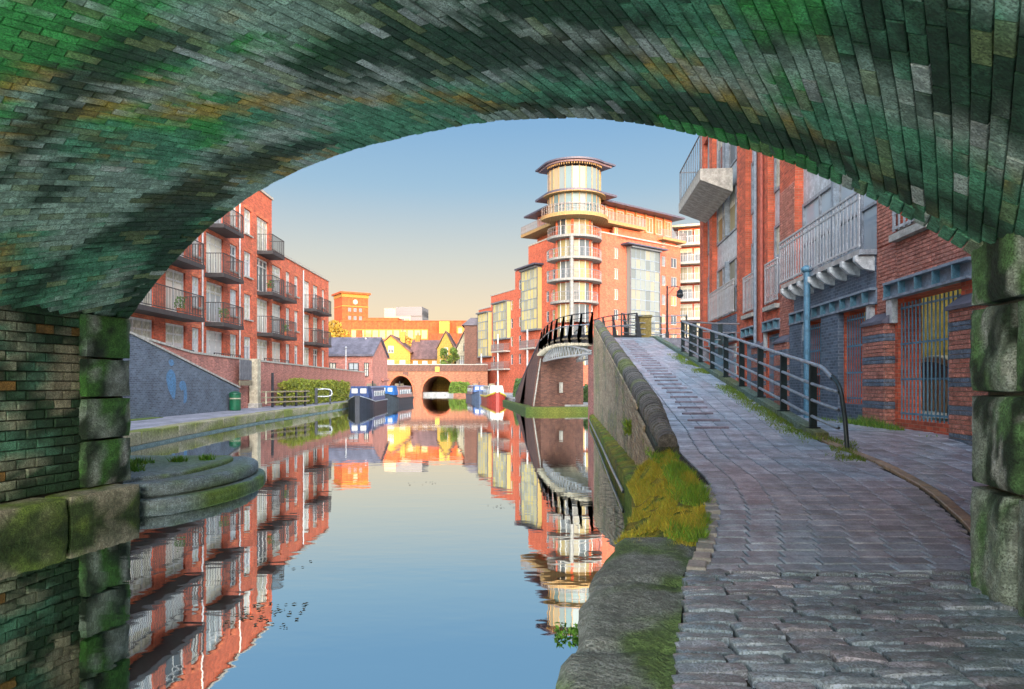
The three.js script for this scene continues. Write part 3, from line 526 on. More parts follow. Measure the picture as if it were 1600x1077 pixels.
// retaining wall, blue ramp wall and their neighbours along the far towpath
{
  const D0 = 24.5, X = d => d - D0;
  const w = thing('retaining_wall', 'long pinkish brick retaining wall below the flats with pale coping', 'wall', [-15.72, 0, -D0], Math.PI / 2);
  mesh('wall', holedWall([[X(24.5), .3], [X(73), .3], [X(73), 3.1], [X(40), 3.3], [X(33.5), 3.4], [X(26), 4.12], [X(24.5), 4.25]], [], .35), M.pinkBrick, w);
  for (const [a, c, ya, yc] of [[24.5, 26, 4.25, 4.12], [26, 33.5, 4.12, 3.4], [33.5, 40, 3.4, 3.3], [40, 56, 3.3, 3.2], [56, 73, 3.2, 3.1]]) mesh('coping', beam(new THREE.Vector3(X(a), ya + .05, -.17), new THREE.Vector3(X(c), yc + .05, -.17), .45, .1), M.paleStone, w);
  const v = thing('ramp_side_wall', 'dark blue brick wall with sloping top beside the far towpath', 'wall', [-15.25, 0, -D0], Math.PI / 2);
  mesh('wall', holedWall([[X(17), .3], [X(38.2), .3], [X(38.2), 1.62], [X(37.6), 1.72], [X(27), 3.95], [X(17), 3.95]], [], .3), M.blueBrick, v);
  mesh('coping', beam(new THREE.Vector3(X(27), 4.0, -.15), new THREE.Vector3(X(38.2), 1.70, -.15), .4, .09), M.paleStone, v);
  // blue spray paint
  const blot = (pts, x, y) => { const c = new THREE.CatmullRomCurve3(pts.map(q => new THREE.Vector3(q[0], q[1], 0)), true), sh = new THREE.Shape(c.getPoints(40).map(q => new THREE.Vector2(q.x + .05 * (fbm(q.x * 9, q.y * 9) - .5), q.y))); mesh('spray_paint', new THREE.ShapeGeometry(sh).translate(X(x), y, .004), plain(.10, .24, .44, .7, { map: pitMap }), v).castShadow = false; };
  blot([[0, 1.2], [.4, 1.45], [.8, 1.2], [.85, .5], [.7, .1], [.4, .3], [.1, .7]], 30.1, 1.1); blot([[0, .9], [.3, 1.05], [.65, .9], [.7, .1], [.45, 0], [.42, .6], [.2, .6]], 31.25, 1.0); blot([[0, .2], [.3, .3], [.5, .1], [.2, 0]], 30.3, 2.7);
  const p = thing('stone_pillar', 'tall cream stone pillar standing against the pink retaining wall', 'pillar', [-15.4, .44, -40.9]);
  mesh('shaft', [rb(.5, 2.95, .55, 0, 1.48, 0, .03)], M.cream, p); mesh('base', [rb(.62, .3, .66, 0, .15, 0, .03)], M.paleStone, p);
  const n = thing('notice_board', 'dark grey board on the wall left of the cream pillar', 'board', [-15.32, 2.15, -39.3], Math.PI / 2);
  mesh('panel', [rb(1.7, 1.15, .06, 0, .55, -.02, .01)], M.grey, n); mesh('backing', [bb(-.9, .9, -.35, -.06, -.06, .02)], M.timber, n);
}
// ------------------------------------------------------------------ brick and glass flats on the right
{
  const th = Math.atan2(-.9965, -.0837), D0 = 34.3, X = d => (D0 - d) * 1.0035;
  const b = thing('canalside_flats', 'red brick and glass flats beside the ramp with striped piers', 'building', [facadeR(D0), 0, -D0], th);
  const strips = [[.9, 2.3], [2.95, 7.6], [8.9, 10.35], [11.75, 13.05], [14.5, 19.8], [20.75, 22.0]], holes = [], Y1 = 4.75, TOP = 15.2;
  for (const [x0, x1] of strips) { holes.push([x0, x1, Y1, 13.6]); if (x1 < 14) holes.push([x0 + .05, x1 - .05, 1.5, 3.6]); }
  holes.push([15.5, 16.72, 1.45, 3.6], [18.1, 19.5, 1.45, 3.6], [20.75, 22.95, 1.2, 3.6]); holes.splice(holes.findIndex(h => h[0] === 20.75 && h[2] === Y1), 1); holes.push([20.75, 22.0, 5.0, 7.4]);
  mesh('wall', holedWall(rect(0, 34, .5, TOP), holes, .45), M.redBrick, b);
  mesh('side_wall', [bb(.02, .4, .5, TOP - .01, -1.6, -.452), bb(.41, 33.98, TOP - .35, TOP - .03, -1.6, -.454)], M.redBrick, b);
  mesh('floor_slab', [bb(.42, 33.9, 3.95, 4.7, -1.59, -.46)], M.concrete, b);
  mesh('partition', [bb(.43, 33.9, 4.72, TOP - .4, -1.6, -1.4)], M.curtain, b);  // wing kept thin so the added light well opens behind it
  mesh('coping', [bb(-.1, 34.1, TOP, TOP + .2, -1.7, .12)], M.paleStone, b);
  // glazed strips: pane, spandrel, pane ...
  const fram = plain(.34, .37, .42, .4), spand = plain(.62, .68, .74, .35);
  strips.forEach(([x0, x1], i) => {
    const wide = x1 - x0 > 3, cols = wide ? 4 : 2; if (i === 5) { windowPart(b, x0, x1, 5.0, 7.4, -.22, { frame: fram, cols: 2, panes: M.skyPanes, sill: M.paleStone }); return; }
    for (const [y0, y1] of [[Y1, 7.1], [8.2, 10.1], [11.0, 13.6]]) {
      const m = windowPart(b, x0, x1, y0, y1, -.2, { frame: fram, cols, rows: y0 > 8 ? [] : [.5], f: .09, t: .12, panes: i === 1 ? M.warmPanes : M.skyPanes });
      if (wide) mesh('centre_post', bb((x0 + x1) / 2 - .09, (x0 + x1) / 2 + .09, y0, y1, -.2, -.06), M.greyBlue, m);
    }
    for (const [y0, y1] of [[7.1, 8.2], [10.1, 11.0]]) mesh('spandrel_panel', bb(x0, x1, y0 + .01, y1 - .01, -.3, -.24), spand, b);
  });
  // juliet railings of upright slats
  const juliet = (x0, x1, y0, h, pz) => {
    const r = mesh('juliet_railing', [bb(x0, x1, y0 + h - .05, y0 + h, pz - .05, pz), bb(x0, x1, y0 + h - .2, y0 + h - .16, pz - .045, pz - .005), bb(x0, x1, y0 + .05, y0 + .1, pz - .045, pz - .005)], M.paleMetal, b);
    const n = Math.max(4, Math.round((x1 - x0) / .2)); for (let k = 0; k < n; k++) { const x = mix(x0 + .05, x1 - .05, k / (n - 1)); mesh('slat', bb(x - (k % 3 ? .03 : .055), x + (k % 3 ? .03 : .055), y0 + .02, y0 + h - .052, pz - .03, pz - .012), M.paleMetal, r); }
  };
  juliet(2.9, 7.65, 4.72, 1.3, .16); juliet(8.85, 10.4, 4.5, 1.35, .1); juliet(11.7, 13.1, 4.5, 1.35, .1); juliet(20.7, 22.05, 4.92, .55, .1);
  juliet(14.35, 19.9, 4.78, 1.25, .42);
  mesh('balcony_slab', bb(14.45, 19.85, 4.66, 4.775, .01, .38), M.galv, b);
  for (let k = 0; k < 8; k++) { const x = 14.6 + k * .73; mesh('bracket', upright([[0, 0], [.42, 0], [.42, -.12], [.25, -.28], [0, -.34]], -.06, .06).rotateY(-Math.PI / 2).translate(x, 4.655, .012), M.white, b); }
  for (const [x0, x1] of [[8.85, 10.4], [11.7, 13.1], [20.7, 22.1]]) mesh('sill', bb(x0, x1, 4.28 + (x0 > 20 ? .45 : 0), 4.42 + (x0 > 20 ? .45 : 0), .002, .16), M.paleStone, b);
  // steel lintels with stiffener plates
  const lintel = (x0, x1) => { const m = mesh('steel_lintel', [bb(x0, x1, 3.9, 3.95, .003, .17), bb(x0, x1, 3.6, 3.65, .003, .17), bb(x0, x1, 3.65, 3.9, .003, .04)], M.greyBlue, b); for (let x = x0 + .02; x <= x1; x += .62) mesh('stiffener', bb(x, x + .03, 3.652, 3.898, .041, .165), M.tealPaint, m); };
  lintel(14.45, 19.85); lintel(20.45, 23.4); lintel(11.65, 13.15); lintel(8.8, 10.4); lintel(2.9, 7.6);
  mesh('blue_brick_panel', [bb(14.5, 19.8, 3.951, 4.655, .003, .03)], M.blueBrick, b);
  mesh('blue_brick_panel', [bb(2.95, 7.6, 3.951, 4.65, .003, .03)], M.blueBrick, b);
  // blue brick piers and plinth below the big bay
  for (const [x0, x1] of [[14.45, 15.45], [16.95, 18.05]]) mesh('blue_brick_pier', bb(x0, x1, .5, 3.598, .003, .14), M.blueBrick, b);
  for (const [x0, x1] of [[15.452, 16.948], [18.052, 19.58], [8.8, 13.18]]) mesh('plinth', bb(x0, x1, .5, 1.44, .003, .1), M.blueBrick, b);
  mesh('opening_surround', [bb(19.5, 19.72, 3.1, 3.598, .004, .1), bb(15.452, 15.62, 3.1, 3.598, .004, .1), bb(20.5, 20.74, 3.12, 3.598, .004, .12), bb(11.6, 11.74, 3.0, 3.598, .004, .1)], M.white, b);
  // grilles
  const grille = (x0, x1, y0, y1) => { const g = [], z = -.05; for (const y of [y0 + .12, mix(y0, y1, .33), mix(y0, y1, .62), y1 - .2]) g.push(bb(x0, x1, y - .018, y + .018, z - .03, z + .006)); for (let x = x0 + .05; x < x1; x += .14) g.push(bb(x - .009, x + .009, y0, y1 - .1, z - .008, z + .014)); mesh('grille', g, M.bluePaint, b); };
  grille(15.5, 16.72, 1.45, 3.6); grille(18.1, 19.5, 1.45, 3.6); grille(20.75, 22.95, 1.2, 3.6); grille(11.8, 13.0, 1.5, 3.6); grille(8.95, 10.3, 1.5, 3.6); grille(3, 7.5, 1.5, 3.6);
  // garage behind the openings, left roofless: an added light well for the yellow wall
  mesh('garage_yard_wall', [bb(2, 33, .5, 8.6, -5.5, -5.3)], plain(.80, .62, .10, .7), b);
  mesh('garage_yard_floor', [bb(.43, 33, .5, 1.02, -11, -.47)], M.concrete, b);
  for (const [y0, y1, m] of [[1.0, 1.5, M.greyBlue], [2.6, 3.1, M.yellow], [1.9, 2.5, M.yellow]]) mesh('wall_band', bb(17, 29, y0, y1, -5.29, -5.25), m, b);
  // striped piers, every brick
  const strBricks = (x0, x1, y0, y1, z0, proud, bandsOn, sideX) => {
    const out = []; let r = 0; const Hc = .0765, L = .225, e = new THREE.Vector3(1, 0, 0), f = new THREE.Vector3(0, 1, 0), n = new THREE.Vector3(0, 0, 1);
    for (let y = y0; y < y1 - .03; y += Hc, r++) {
      const band = bandsOn && (r % 6) < 2;
      const put = (o, ex, ez, w) => { const g = block(w - .011, Hc - .012, .02 + rr(-.002, .003), .004); g.applyMatrix4(frame(o, ex, f, ez)); const c = band ? lerpC([.13, .17, .24], [.20, .23, .30], rnd()) : lerpC([.62, .24, .18], [.50, .16, .11], rnd() * rnd()); const wp = o.clone().applyMatrix4(b.matrixWorld); out.push({ g: paint(g, mulC(c, rr(.82, 1.18))), s: score(wp.x, wp.y, -wp.z) }); };
      for (let x = x0 - (r % 2 ? L / 2 : 0); x < x1; x += L) { const a = Math.max(x, x0), c = Math.min(x + L, x1); if (c - a > .03) put(new THREE.Vector3((a + c) / 2, y + Hc / 2, z0), e, n, c - a); }
      if (sideX !== undefined) for (let z = -.4 - (r % 2 ? L / 2 : 0); z < z0; z += L) { const a = Math.max(z, -.4), c = Math.min(z + L, z0); if (c - a > .03) put(new THREE.Vector3(sideX, y + Hc / 2, (a + c) / 2), new THREE.Vector3(0, 0, -1), e, c - a); }
    }
    return out;
  };
  b.updateMatrixWorld(true);
  const all = [];
  const pier = (x0, x1, h) => { mesh('pier_core', bb(x0 + .012, x1 - .012, .5, h, .004, .2), M.paleMortar, b); all.push(...strBricks(x0, x1, .93, h, .2, .02, true, x1 - .012)); mesh('pier_cap', upright([[0, 0], [.26, 0], [.26, .06], [0, .26]], 0, x1 - x0 + .06).rotateY(-Math.PI / 2).translate(x1 + .03, h, .004).translate(0, 0, 0), M.slate, b); };
  pier(19.6, 20.62, 3.12); pier(22.98, 24.2, 3.12); pier(13.2, 14.4, 3.12); pier(10.55, 11.55, 3.12);
  all.push(...strBricks(19.86, 20.72, 4.78, 7.6, .002, .02, false), ...strBricks(22.04, 25.4, 3.96, 7.6, .002, .02, false), ...strBricks(20.73, 22.03, 3.96, 4.7, .002, .02, false), ...strBricks(19.86, 20.72, 3.3, 4.78, .002, .02, false), ...strBricks(13.1, 14.48, 3.3, 7.8, .002, .02, false));
  pieces(b, 'brick', 'brickwork', all, M.piece, 300);
  mesh('brick_backing', [bb(19.86, 25.4, 7.605, 7.65, .001, .01)], M.paleMortar, b);
  // pipes
  mesh('downpipe', [cyl(.085, .085, 3.95, 16.75, .9, .42, 10), new THREE.SphereGeometry(.15, 10, 6).scale(1, .7, 1).translate(16.75, 4.86, .42)], M.bluePaint, b);
  mesh('downpipe', [cyl(.06, .06, 13, 10.62, .9, .1, 8)], M.greyBlue, b);
  mesh('downpipe', [cyl(.06, .06, 13, 11.4, .9, .1, 8)], plain(.5, .12, .08), b);
  // high balcony with sloping soffit at the far end
  const bal = mesh('high_balcony', [bb(1.6, 7.0, 10.1, 10.55, .02, 1.3), upright([[0, 10.1], [1.25, 10.1], [0, 9.6]], 1.6, 7.0).rotateY(-Math.PI / 2).translate(8.6, 0, .02)], M.paleStone, b);
  mesh('railing', railGeo(1.65, 6.95, 10.55, .05, 1.27, 1.5, .45, .015), M.grey, bal);
}
// ------------------------------------------------------------------ corner tower block by the footbridge
{
  const b = thing('tower_block', 'tall brick corner block with round balconies and curved penthouse roof', 'building', [8.3, 0, -90]);
  const ar = Math.atan2(-.614, .789), al = Math.atan2(-.903, -.429);        // plan turns
  const side = (name, dir) => { const g = new THREE.Group(); return g; };
  // local frames: right front (t from the corner), canal front (t from the corner)
  const R = { r: [.789, .614], n: [.614, -.789] }, L = { r: [-.429, .903], n: [-.903, -.429] };
  const turnOf = F => F === R ? Math.atan2(.614, .789) : Math.atan2(-.903, .429) ;
  const place = (F, geo) => {                                                // geo built with x = t, y, z = outwards
    const g = Array.isArray(geo) ? merge(geo) : (geo.index ? geo.toNonIndexed() : geo); const ex = new THREE.Vector3(F.r[0], 0, -F.r[1]), ez = new THREE.Vector3(F.n[0], 0, -F.n[1]);
    const u = triUV(g); u.applyMatrix4(new THREE.Matrix4().makeBasis(ex, new THREE.Vector3(0, 1, 0), ez));
    if (F === L) { const p = u.attributes.position; for (let i = 0; i < p.count; i += 3) { const a = [p.getX(i + 1), p.getY(i + 1), p.getZ(i + 1)]; p.setXYZ(i + 1, p.getX(i + 2), p.getY(i + 2), p.getZ(i + 2)); p.setXYZ(i + 2, ...a); const q = u.attributes.uv, c = [q.getX(i + 1), q.getY(i + 1)]; q.setXY(i + 1, q.getX(i + 2), q.getY(i + 2)); q.setXY(i + 2, ...c); } u.computeVertexNormals(); }
    u.keepUV = true; return u;
  };
  const part = (F, name, geo, mat, parent = b) => mesh(name, place(F, geo), mat, parent);
  const win = (F, x0, x1, y0, y1, z, o = {}) => {
    const f = o.f || .07, t = .1, w = x1 - x0, h = y1 - y0, bars = [bb(x0, x0 + f, y0, y1, z - t, z), bb(x1 - f, x1, y0, y1, z - t, z), bb(x0 + f, x1 - f, y0, y0 + f, z - t, z), bb(x0 + f, x1 - f, y1 - f, y1, z - t, z)];
    for (let i = 1; i < (o.cols || 1); i++) { const x = x0 + w * i / o.cols; bars.push(bb(x - .03, x + .03, y0 + f, y1 - f, z - t, z - .01)); }
    for (const r of o.rows || []) bars.push(bb(x0 + f, x1 - f, y0 + h * r - .03, y0 + h * r + .03, z - t, z - .012));
    const m = part(F, 'window', bars, o.frame || M.white); mesh('pane', place(F, bb(x0 + .03, x1 - .03, y0 + .03, y1 - .03, z - .08, z - .05)), pick(o.panes || M.warmPanes), m); return m;
  };
  const FL = k => 1.5 + 2.85 * k;
  // right front
  const hR = [], wR = []; for (let k = 1; k < 8; k++) { for (const [x0, x1] of [[7.4, 8.3], [17.5, 18.4], [19.6, 21.0]]) { if (k === 7 && x1 > 18.9) continue; hR.push([x0, x1, FL(k) + .7, FL(k) + 2.2]); wR.push([x0, x1, FL(k) + .7, FL(k) + 2.2]); } }
  part(R, 'wall', holedWall(rect(4.6, 21.8, .5, 22.5), hR, .3), M.redBrick); for (const w of wR) win(R, ...w, -.1, { cols: 2, panes: M.warmPanes });
  // canal front, stepping down
  const steps = [[4.6, 13.6, 22.4], [13.6, 18.2, 19.4], [18.2, 27.6, 16.6], [27.6, 33, 14.8]];
  for (const [x0, x1, top] of steps) {
    const hs = []; for (let k = 1; FL(k) + 2.6 < top; k++) for (let x = x0 + .8; x < x1 - .9; x += 1.75) { if ((x > 8.6 && x < 14.7) || (x > 19.1 && x < 25.2) || (x > 26.6 && x < 31.8)) continue; hs.push([x, x + .85, FL(k) + .6, FL(k) + 2.15]); }
    part(L, 'wall', holedWall(rect(x0 + (x0 > 5 ? .003 : 0), x1, .5, top), hs, .3), M.redBrick); for (const h of hs) win(L, ...h, -.1, { cols: 1, rows: [.6] });
    part(L, 'coping', [bb(x0, x1, top, top + .18, -.4, .1)], M.paleStone);
  }
  part(R, 'coping', [bb(4.6, 21.9, 22.5, 22.68, -.4, .1)], M.paleStone);
  // body behind the fronts (plan in x, d relative to the corner)
  const at = (F, t, back) => [F.r[0] * t - F.n[0] * back, F.r[1] * t - F.n[1] * back];
  const body = (pts, y0, y1) => prism(pts, y0, y1);
  mesh('inner_block', [body([at(L, 4.4, .32), at(R, 4.4, .32), at(R, 21.8, .32), at(R, 21.8, 9), at(L, 13.6, 12), at(L, 13.6, .32)].reverse(), .5, 22.3), body([at(L, 13.61, .32), at(L, 18.2, .32), at(L, 18.2, 11), at(L, 13.61, 11)], .5, 19.3), body([at(L, 18.21, .32), at(L, 27.6, .32), at(L, 27.6, 11), at(L, 18.21, 11)], .5, 16.5), body([at(L, 27.61, .32), at(L, 33, .32), at(L, 33, 11), at(L, 27.61, 11)], .5, 14.7)], M.redBrick, b);
  // glazed bays
  const bay = (F, x0, x1, y0, y1, z, pan, frm) => {
    const m = part(F, 'glazed_bay', [bb(x0, x1, y1, y1 + .22, .01, z + .35), bb(x0, x1, y0 - .2, y0, .01, z), bb(x0, x0 + .12, y0, y1, z - .12, z), bb(x1 - .12, x1, y0, y1, z - .12, z)], M.grey);
    const rows = Math.round((y1 - y0) / 1.45), cols = Math.round((x1 - x0) / 1.0);
    for (let r = 0; r < rows; r++) for (let c = 0; c < cols; c++) { const X0 = mix(x0 + .12, x1 - .12, c / cols), X1 = mix(x0 + .12, x1 - .12, (c + 1) / cols), Y0 = mix(y0, y1, r / rows), Y1 = mix(y0, y1, (r + 1) / rows); mesh('pane', place(F, bb(X0 + .04, X1 - .04, Y0 + .05, Y1 - .05, z - .1, z - .07)), pick(pan), m); }
    const bars = []; for (let r = 0; r <= rows; r++) { const y = mix(y0, y1, r / rows); bars.push(bb(x0 + .12, x1 - .12, y - .05, y + .05, z - .14, z - (r % 2 ? .03 : .0))); } for (let c = 1; c < cols; c++) { const x = mix(x0 + .12, x1 - .12, c / cols); bars.push(bb(x - .04, x + .04, y0 + .06, y1 - .06, z - .13, z - .035)); }
    mesh('glazing_bars', place(F, bars), M.greyBlue, m);
    mesh('side_glass', place(F, [bb(x0 + .02, x0 + .06, y0, y1, .01, z - .13), bb(x1 - .06, x1 - .02, y0, y1, .01, z - .13)]), pan[0], m);
  };
  const upGlass = [glass(.12, .20, .22), glass(.18, .24, .25), glass(.34, .30, .20)], coolW = [glass(.26, .28, .25), glass(.18, .20, .19), glass(.32, .30, .22)], gold = [glass(.66, .54, .22), glass(.56, .50, .28), glass(.40, .38, .26)];
  bay(R, 9.9, 16.2, 6.6, 21.0, .8, coolW); bay(L, 9.3, 14.6, 9.9, 18.7, .8, gold); bay(L, 19.8, 25.1, 9.2, 14.9, .8, gold); bay(L, 27.2, 31.6, 6.6, 13.9, .8, gold);
  part(R, 'canopy', [bb(8.7, 17.2, 21.3, 21.5, .02, 1.5)], M.roofDark); part(L, 'canopy', [bb(8.7, 15.2, 19.0, 19.2, .02, 1.6)], M.roofDark);
  // small balconies and posts under the canal bays
  const flatBal = (F, x0, x1, y, dz, rail) => { const s = part(F, 'balcony', bb(x0, x1, y - .22, y, .01, dz), M.paleStone); mesh('railing', place(F, railGeo(x0 + .03, x1 - .03, y, .02, dz - .02, 1.1, .2, .02)), rail || M.railGrey, s); };
  for (const [x0, x1, ys] of [[9.5, 14.4, [7.2]], [20, 25, [4.35, 7.2]], [27.4, 31.4, [4.35]]]) { for (const y of ys) flatBal(L, x0, x1, y, 1.2); part(L, 'post', cyl(.14, .14, ys[ys.length - 1] + 2.2, (x0 + x1) / 2, .5, 1.0, 8), M.white); }
  // rounded corner: glass drum, balcony discs, column
  const C = new THREE.Vector2(.1, 2.4);                                     // drum centre (x, d) from the corner
  const drum = (r, y0, y1, n, mat, name, a0, a1, panes) => { for (let i = 0; i < n; i++) { const t0 = mix(a0, a1, i / n), t1 = mix(a0, a1, (i + 1) / n); const p = [r * Math.cos(t0) + C.x, r * Math.sin(t0) + C.y], q = [r * Math.cos(t1) + C.x, r * Math.sin(t1) + C.y]; const g = beam(V(p[0], (y0 + y1) / 2, p[1]), V(q[0], (y0 + y1) / 2, q[1]), .06, y1 - y0 - .12); mesh('pane', g, pick(panes), b); } };
  const disc = (r, n = 40) => { const pts = []; for (let i = 0; i <= n; i++) { const t = mix(A0 - .25, A1 + .25, i / n); pts.push([C.x + r * Math.cos(t), C.y + r * Math.sin(t)]); } pts.push([C.x + 1.5, C.y + 3], [C.x - 1.5, C.y + 3]); return pts; };
  const A0 = -2.75, A1 = .35;
  const arcRail = (r, y, h, mat, parent, a0 = A0 - .2, a1 = A1 + .2) => { const P = []; for (let i = 0; i <= 30; i++) { const t = mix(a0, a1, i / 30); P.push(V(C.x + r * Math.cos(t), y + h, C.y + r * Math.sin(t))); } const gs = [tube(P, .045, 40, 5), tube(P.map(p => p.clone().setY(y + h * .5)), .02, 40, 4)]; for (let i = 0; i <= 30; i++) { const t = mix(a0, a1, i / 30); gs.push(bx(.025, h, .025, C.x + r * Math.cos(t), y + h / 2, -(C.y + r * Math.sin(t)))); } mesh('railing', gs, mat, parent); };
  for (let k = 3; k < 8; k++) {
    const y = FL(k + 1), s = mesh('balcony', prism(disc(k === 3 ? 3.3 : 3.75), y - .3, y), M.slabStone, b); arcRail(k === 3 ? 3.2 : 3.65, y, 1.15, M.railGrey, s);
  }
  for (let k = 1; k < 8; k++) { const y = FL(k); mesh('corner_band', prism(disc(2.5), y + 2.4, y + 2.85 - .31), M.redBrick, b); drum(2.4, y, y + 2.5, 9, null, 'pane', A0 - .1, A1 + .1, M.warmPanes); for (let i = 0; i <= 9; i++) { const t = mix(A0 - .1, A1 + .1, i / 9); mesh('mullion', bx(i % 3 === 0 ? .35 : .1, 2.5, .14, 2.45 * Math.cos(t) + C.x, y + 1.25, -(2.45 * Math.sin(t) + C.y)).clone(), i % 3 === 0 ? M.redBrick : M.white, b); } }
  mesh('drum_base', prism(disc(2.5), .5, FL(1)), M.redBrick, b);
  mesh('corner_column', cyl(.28, .28, 21, C.x - .62, .5, -(C.y - 3.35), 14), M.slabStone, b);
  // penthouse deck
  const dk = mesh('penthouse_deck', [prism(disc(4.6), 23.75, 24.2)], M.deckSunTint, b); arcRail(4.5, 24.2, 1.15, M.railGrey, dk);
  const deckR = part(R, 'penthouse_deck', [bb(4.2, 13, 23.78, 24.2, -4, .9)], M.deckSunTint); mesh('railing', place(R, railGeo(4.2, 13, 24.2, .0, .85, 1.15, .22, .02)), M.railGrey, deckR);
  const deckL = part(L, 'penthouse_deck', [bb(4.2, 14.2, 23.78, 24.2, -4, 1.0)], M.deckSunTint); mesh('railing', place(L, railGeo(4.2, 14.2, 24.2, .0, .95, 1.15, .22, .02)), M.railGrey, deckL);
  const deckF = part(R, 'penthouse_deck', [bb(16.6, 21.9, 23.0, 23.35, -4, 1.0)], M.deckSunTint); mesh('railing', place(R, railGeo(16.6, 21.9, 23.35, .0, .95, 1.15, .22, .02)), M.railGrey, deckF);
  // penthouse storey
  part(R, 'penthouse_wall', [bb(4, 21.5, 22.3, 26.9, -6, -1.4)], M.orangeBrick); part(L, 'penthouse_wall', [bb(4, 13.4, 22.3, 26.9, -6, -1.4)], M.orangeBrick);
  for (let x = 5.2; x < 20.5; x += 2.1) win(R, x, x + 1.4, 24.3, 26.5, -1.36, { cols: 2 }); for (let x = 5.2; x < 12.5; x += 2.1) win(L, x, x + 1.4, 24.3, 26.5, -1.36, { cols: 2 });
  for (let x = 4.9; x < 21; x += 2.1) part(R, 'fin', [bb(x - .15, x + .1, 24.2, 26.9, -1.39, -1.15)], M.deckSunTint);
  part(R, 'penthouse_roof', [bb(3.5, 22.6, 26.9, 27.15, -6, .3)], M.roofDark); part(L, 'penthouse_roof', [bb(3.5, 14.6, 26.9, 27.15, -6, .3)], M.roofDark);
  drum(3.5, 24.25, 26.9, 14, null, 'pane', A0 - .3, A1 + .3, upGlass); for (let i = 0; i <= 14; i++) { const t = mix(A0 - .3, A1 + .3, i / 14); mesh('mullion', bx(.09, 2.7, .09, 3.55 * Math.cos(t) + C.x, 25.6, -(3.55 * Math.sin(t) + C.y)), M.deckSunTint, b); }
  mesh('ring_fascia', prism(disc(4.3), 26.9, 26.995), M.deckSunTint, b);
  drum(3.5, 27.35, 30.4, 14, null, 'pane', A0 - .3, A1 + .3, upGlass); for (let i = 0; i <= 14; i++) { const t = mix(A0 - .3, A1 + .3, i / 14); mesh('mullion', bx(.09, 3.1, .09, 3.55 * Math.cos(t) + C.x, 28.9, -(3.55 * Math.sin(t) + C.y)), M.deckSunTint, b); }
  mesh('penthouse_core', [prism(disc(2.3), 24.2, 30.4)], M.deckSunTint, b);
  { // flat caps that follow the corner and run back along both fronts
    const cap = (r, t0, t1) => { const p = []; p.push(at(L, t0, -(r - 1.5))); for (let i = 0; i <= 20; i++) { const a = mix(-2.69, -.60, i / 20); p.push([C.x + r * Math.cos(a), C.y + r * Math.sin(a)]); } p.push(at(R, t1, -(r - 2.1)), at(R, t1, 5), at(L, t0, 5)); return p; };
    mesh('roof_cap', [prism(cap(4.5, 5.6, 5.2), 31.0, 31.22), prism(cap(3.0, 4.6, 4.4), 31.22, 31.7)], M.roofDark, b); mesh('roof_soffit', prism(cap(4.2, 5.2, 4.8), 30.75, 30.995), plain(.22, .16, .20, .6), b);
    mesh('ring_roof', prism(cap(4.2, 6.2, 5.8), 27.02, 27.3), M.roofDark, b);
    for (let x = 3.0; x < 4.6; x += .8) for (const F of [L, R]) { part(F, 'pane', bb(x + .03, x + .75, 27.4, 30.6, .28, .34), pick(upGlass)); part(F, 'mullion', bb(x - .05, x + .03, 27.35, 30.75, .25, .38), M.deckSunTint); }
    for (let i = 0; i <= 26; i++) { const a = mix(-2.8, -.5, i / 26); mesh('eave_bracket', bx(.12, .22, .3, C.x + 3.9 * Math.cos(a), 30.62, -(C.y + 3.9 * Math.sin(a))).clone(), M.deckSunTint, b); }
  }
  for (const [x, h] of [[6, 1.4], [12, .9], [16.5, 1.1]]) part(R, 'roof_plant', [bb(x, x + 1.2, 27.15, 27.15 + h * .6, -4, -2.6)], M.grey);
}
// ------------------------------------------------------------------ flats behind the tower with a gold-lit top
{
  const b = thing('balcony_flats', 'brick flats with stacked pale balconies behind the corner block', 'building', [25.8, 0, -107], -.35);
  mesh('wall', [bb(0, 16, .5, 23.4, -9, 0)], M.redBrick, b); mesh('roof', [bb(-.6, 16.6, 26.3, 26.6, -9.4, .9)], M.cream, b); mesh('penthouse', [bb(.2, 16, 23.4, 26.3, -9, -.5)], M.orangeBrick, b);
  for (let k = 0; k < 8; k++) { const y = 3.4 + k * 2.88; const s = mesh('balcony', bb(-.1, 10, y - .3, y, .01, 1.5), M.paleStone, b); mesh('railing', railGeo(0, 9.9, y, .05, 1.46, 1.1, .25, .02), M.paleMetal, s); for (let x = .3; x < 9.5; x += 2.4) windowPart(b, x, x + 2.1, y + .06, y + 2.3, .08, { cols: 3, panes: M.warmPanes, t: .07 }); }
}
M.bridgeBrick = std({ map: scaled(brickTex([.58, .36, .25], [.44, .27, .20], [.52, .42, .34], 9), 1.8), roughness: .9 });
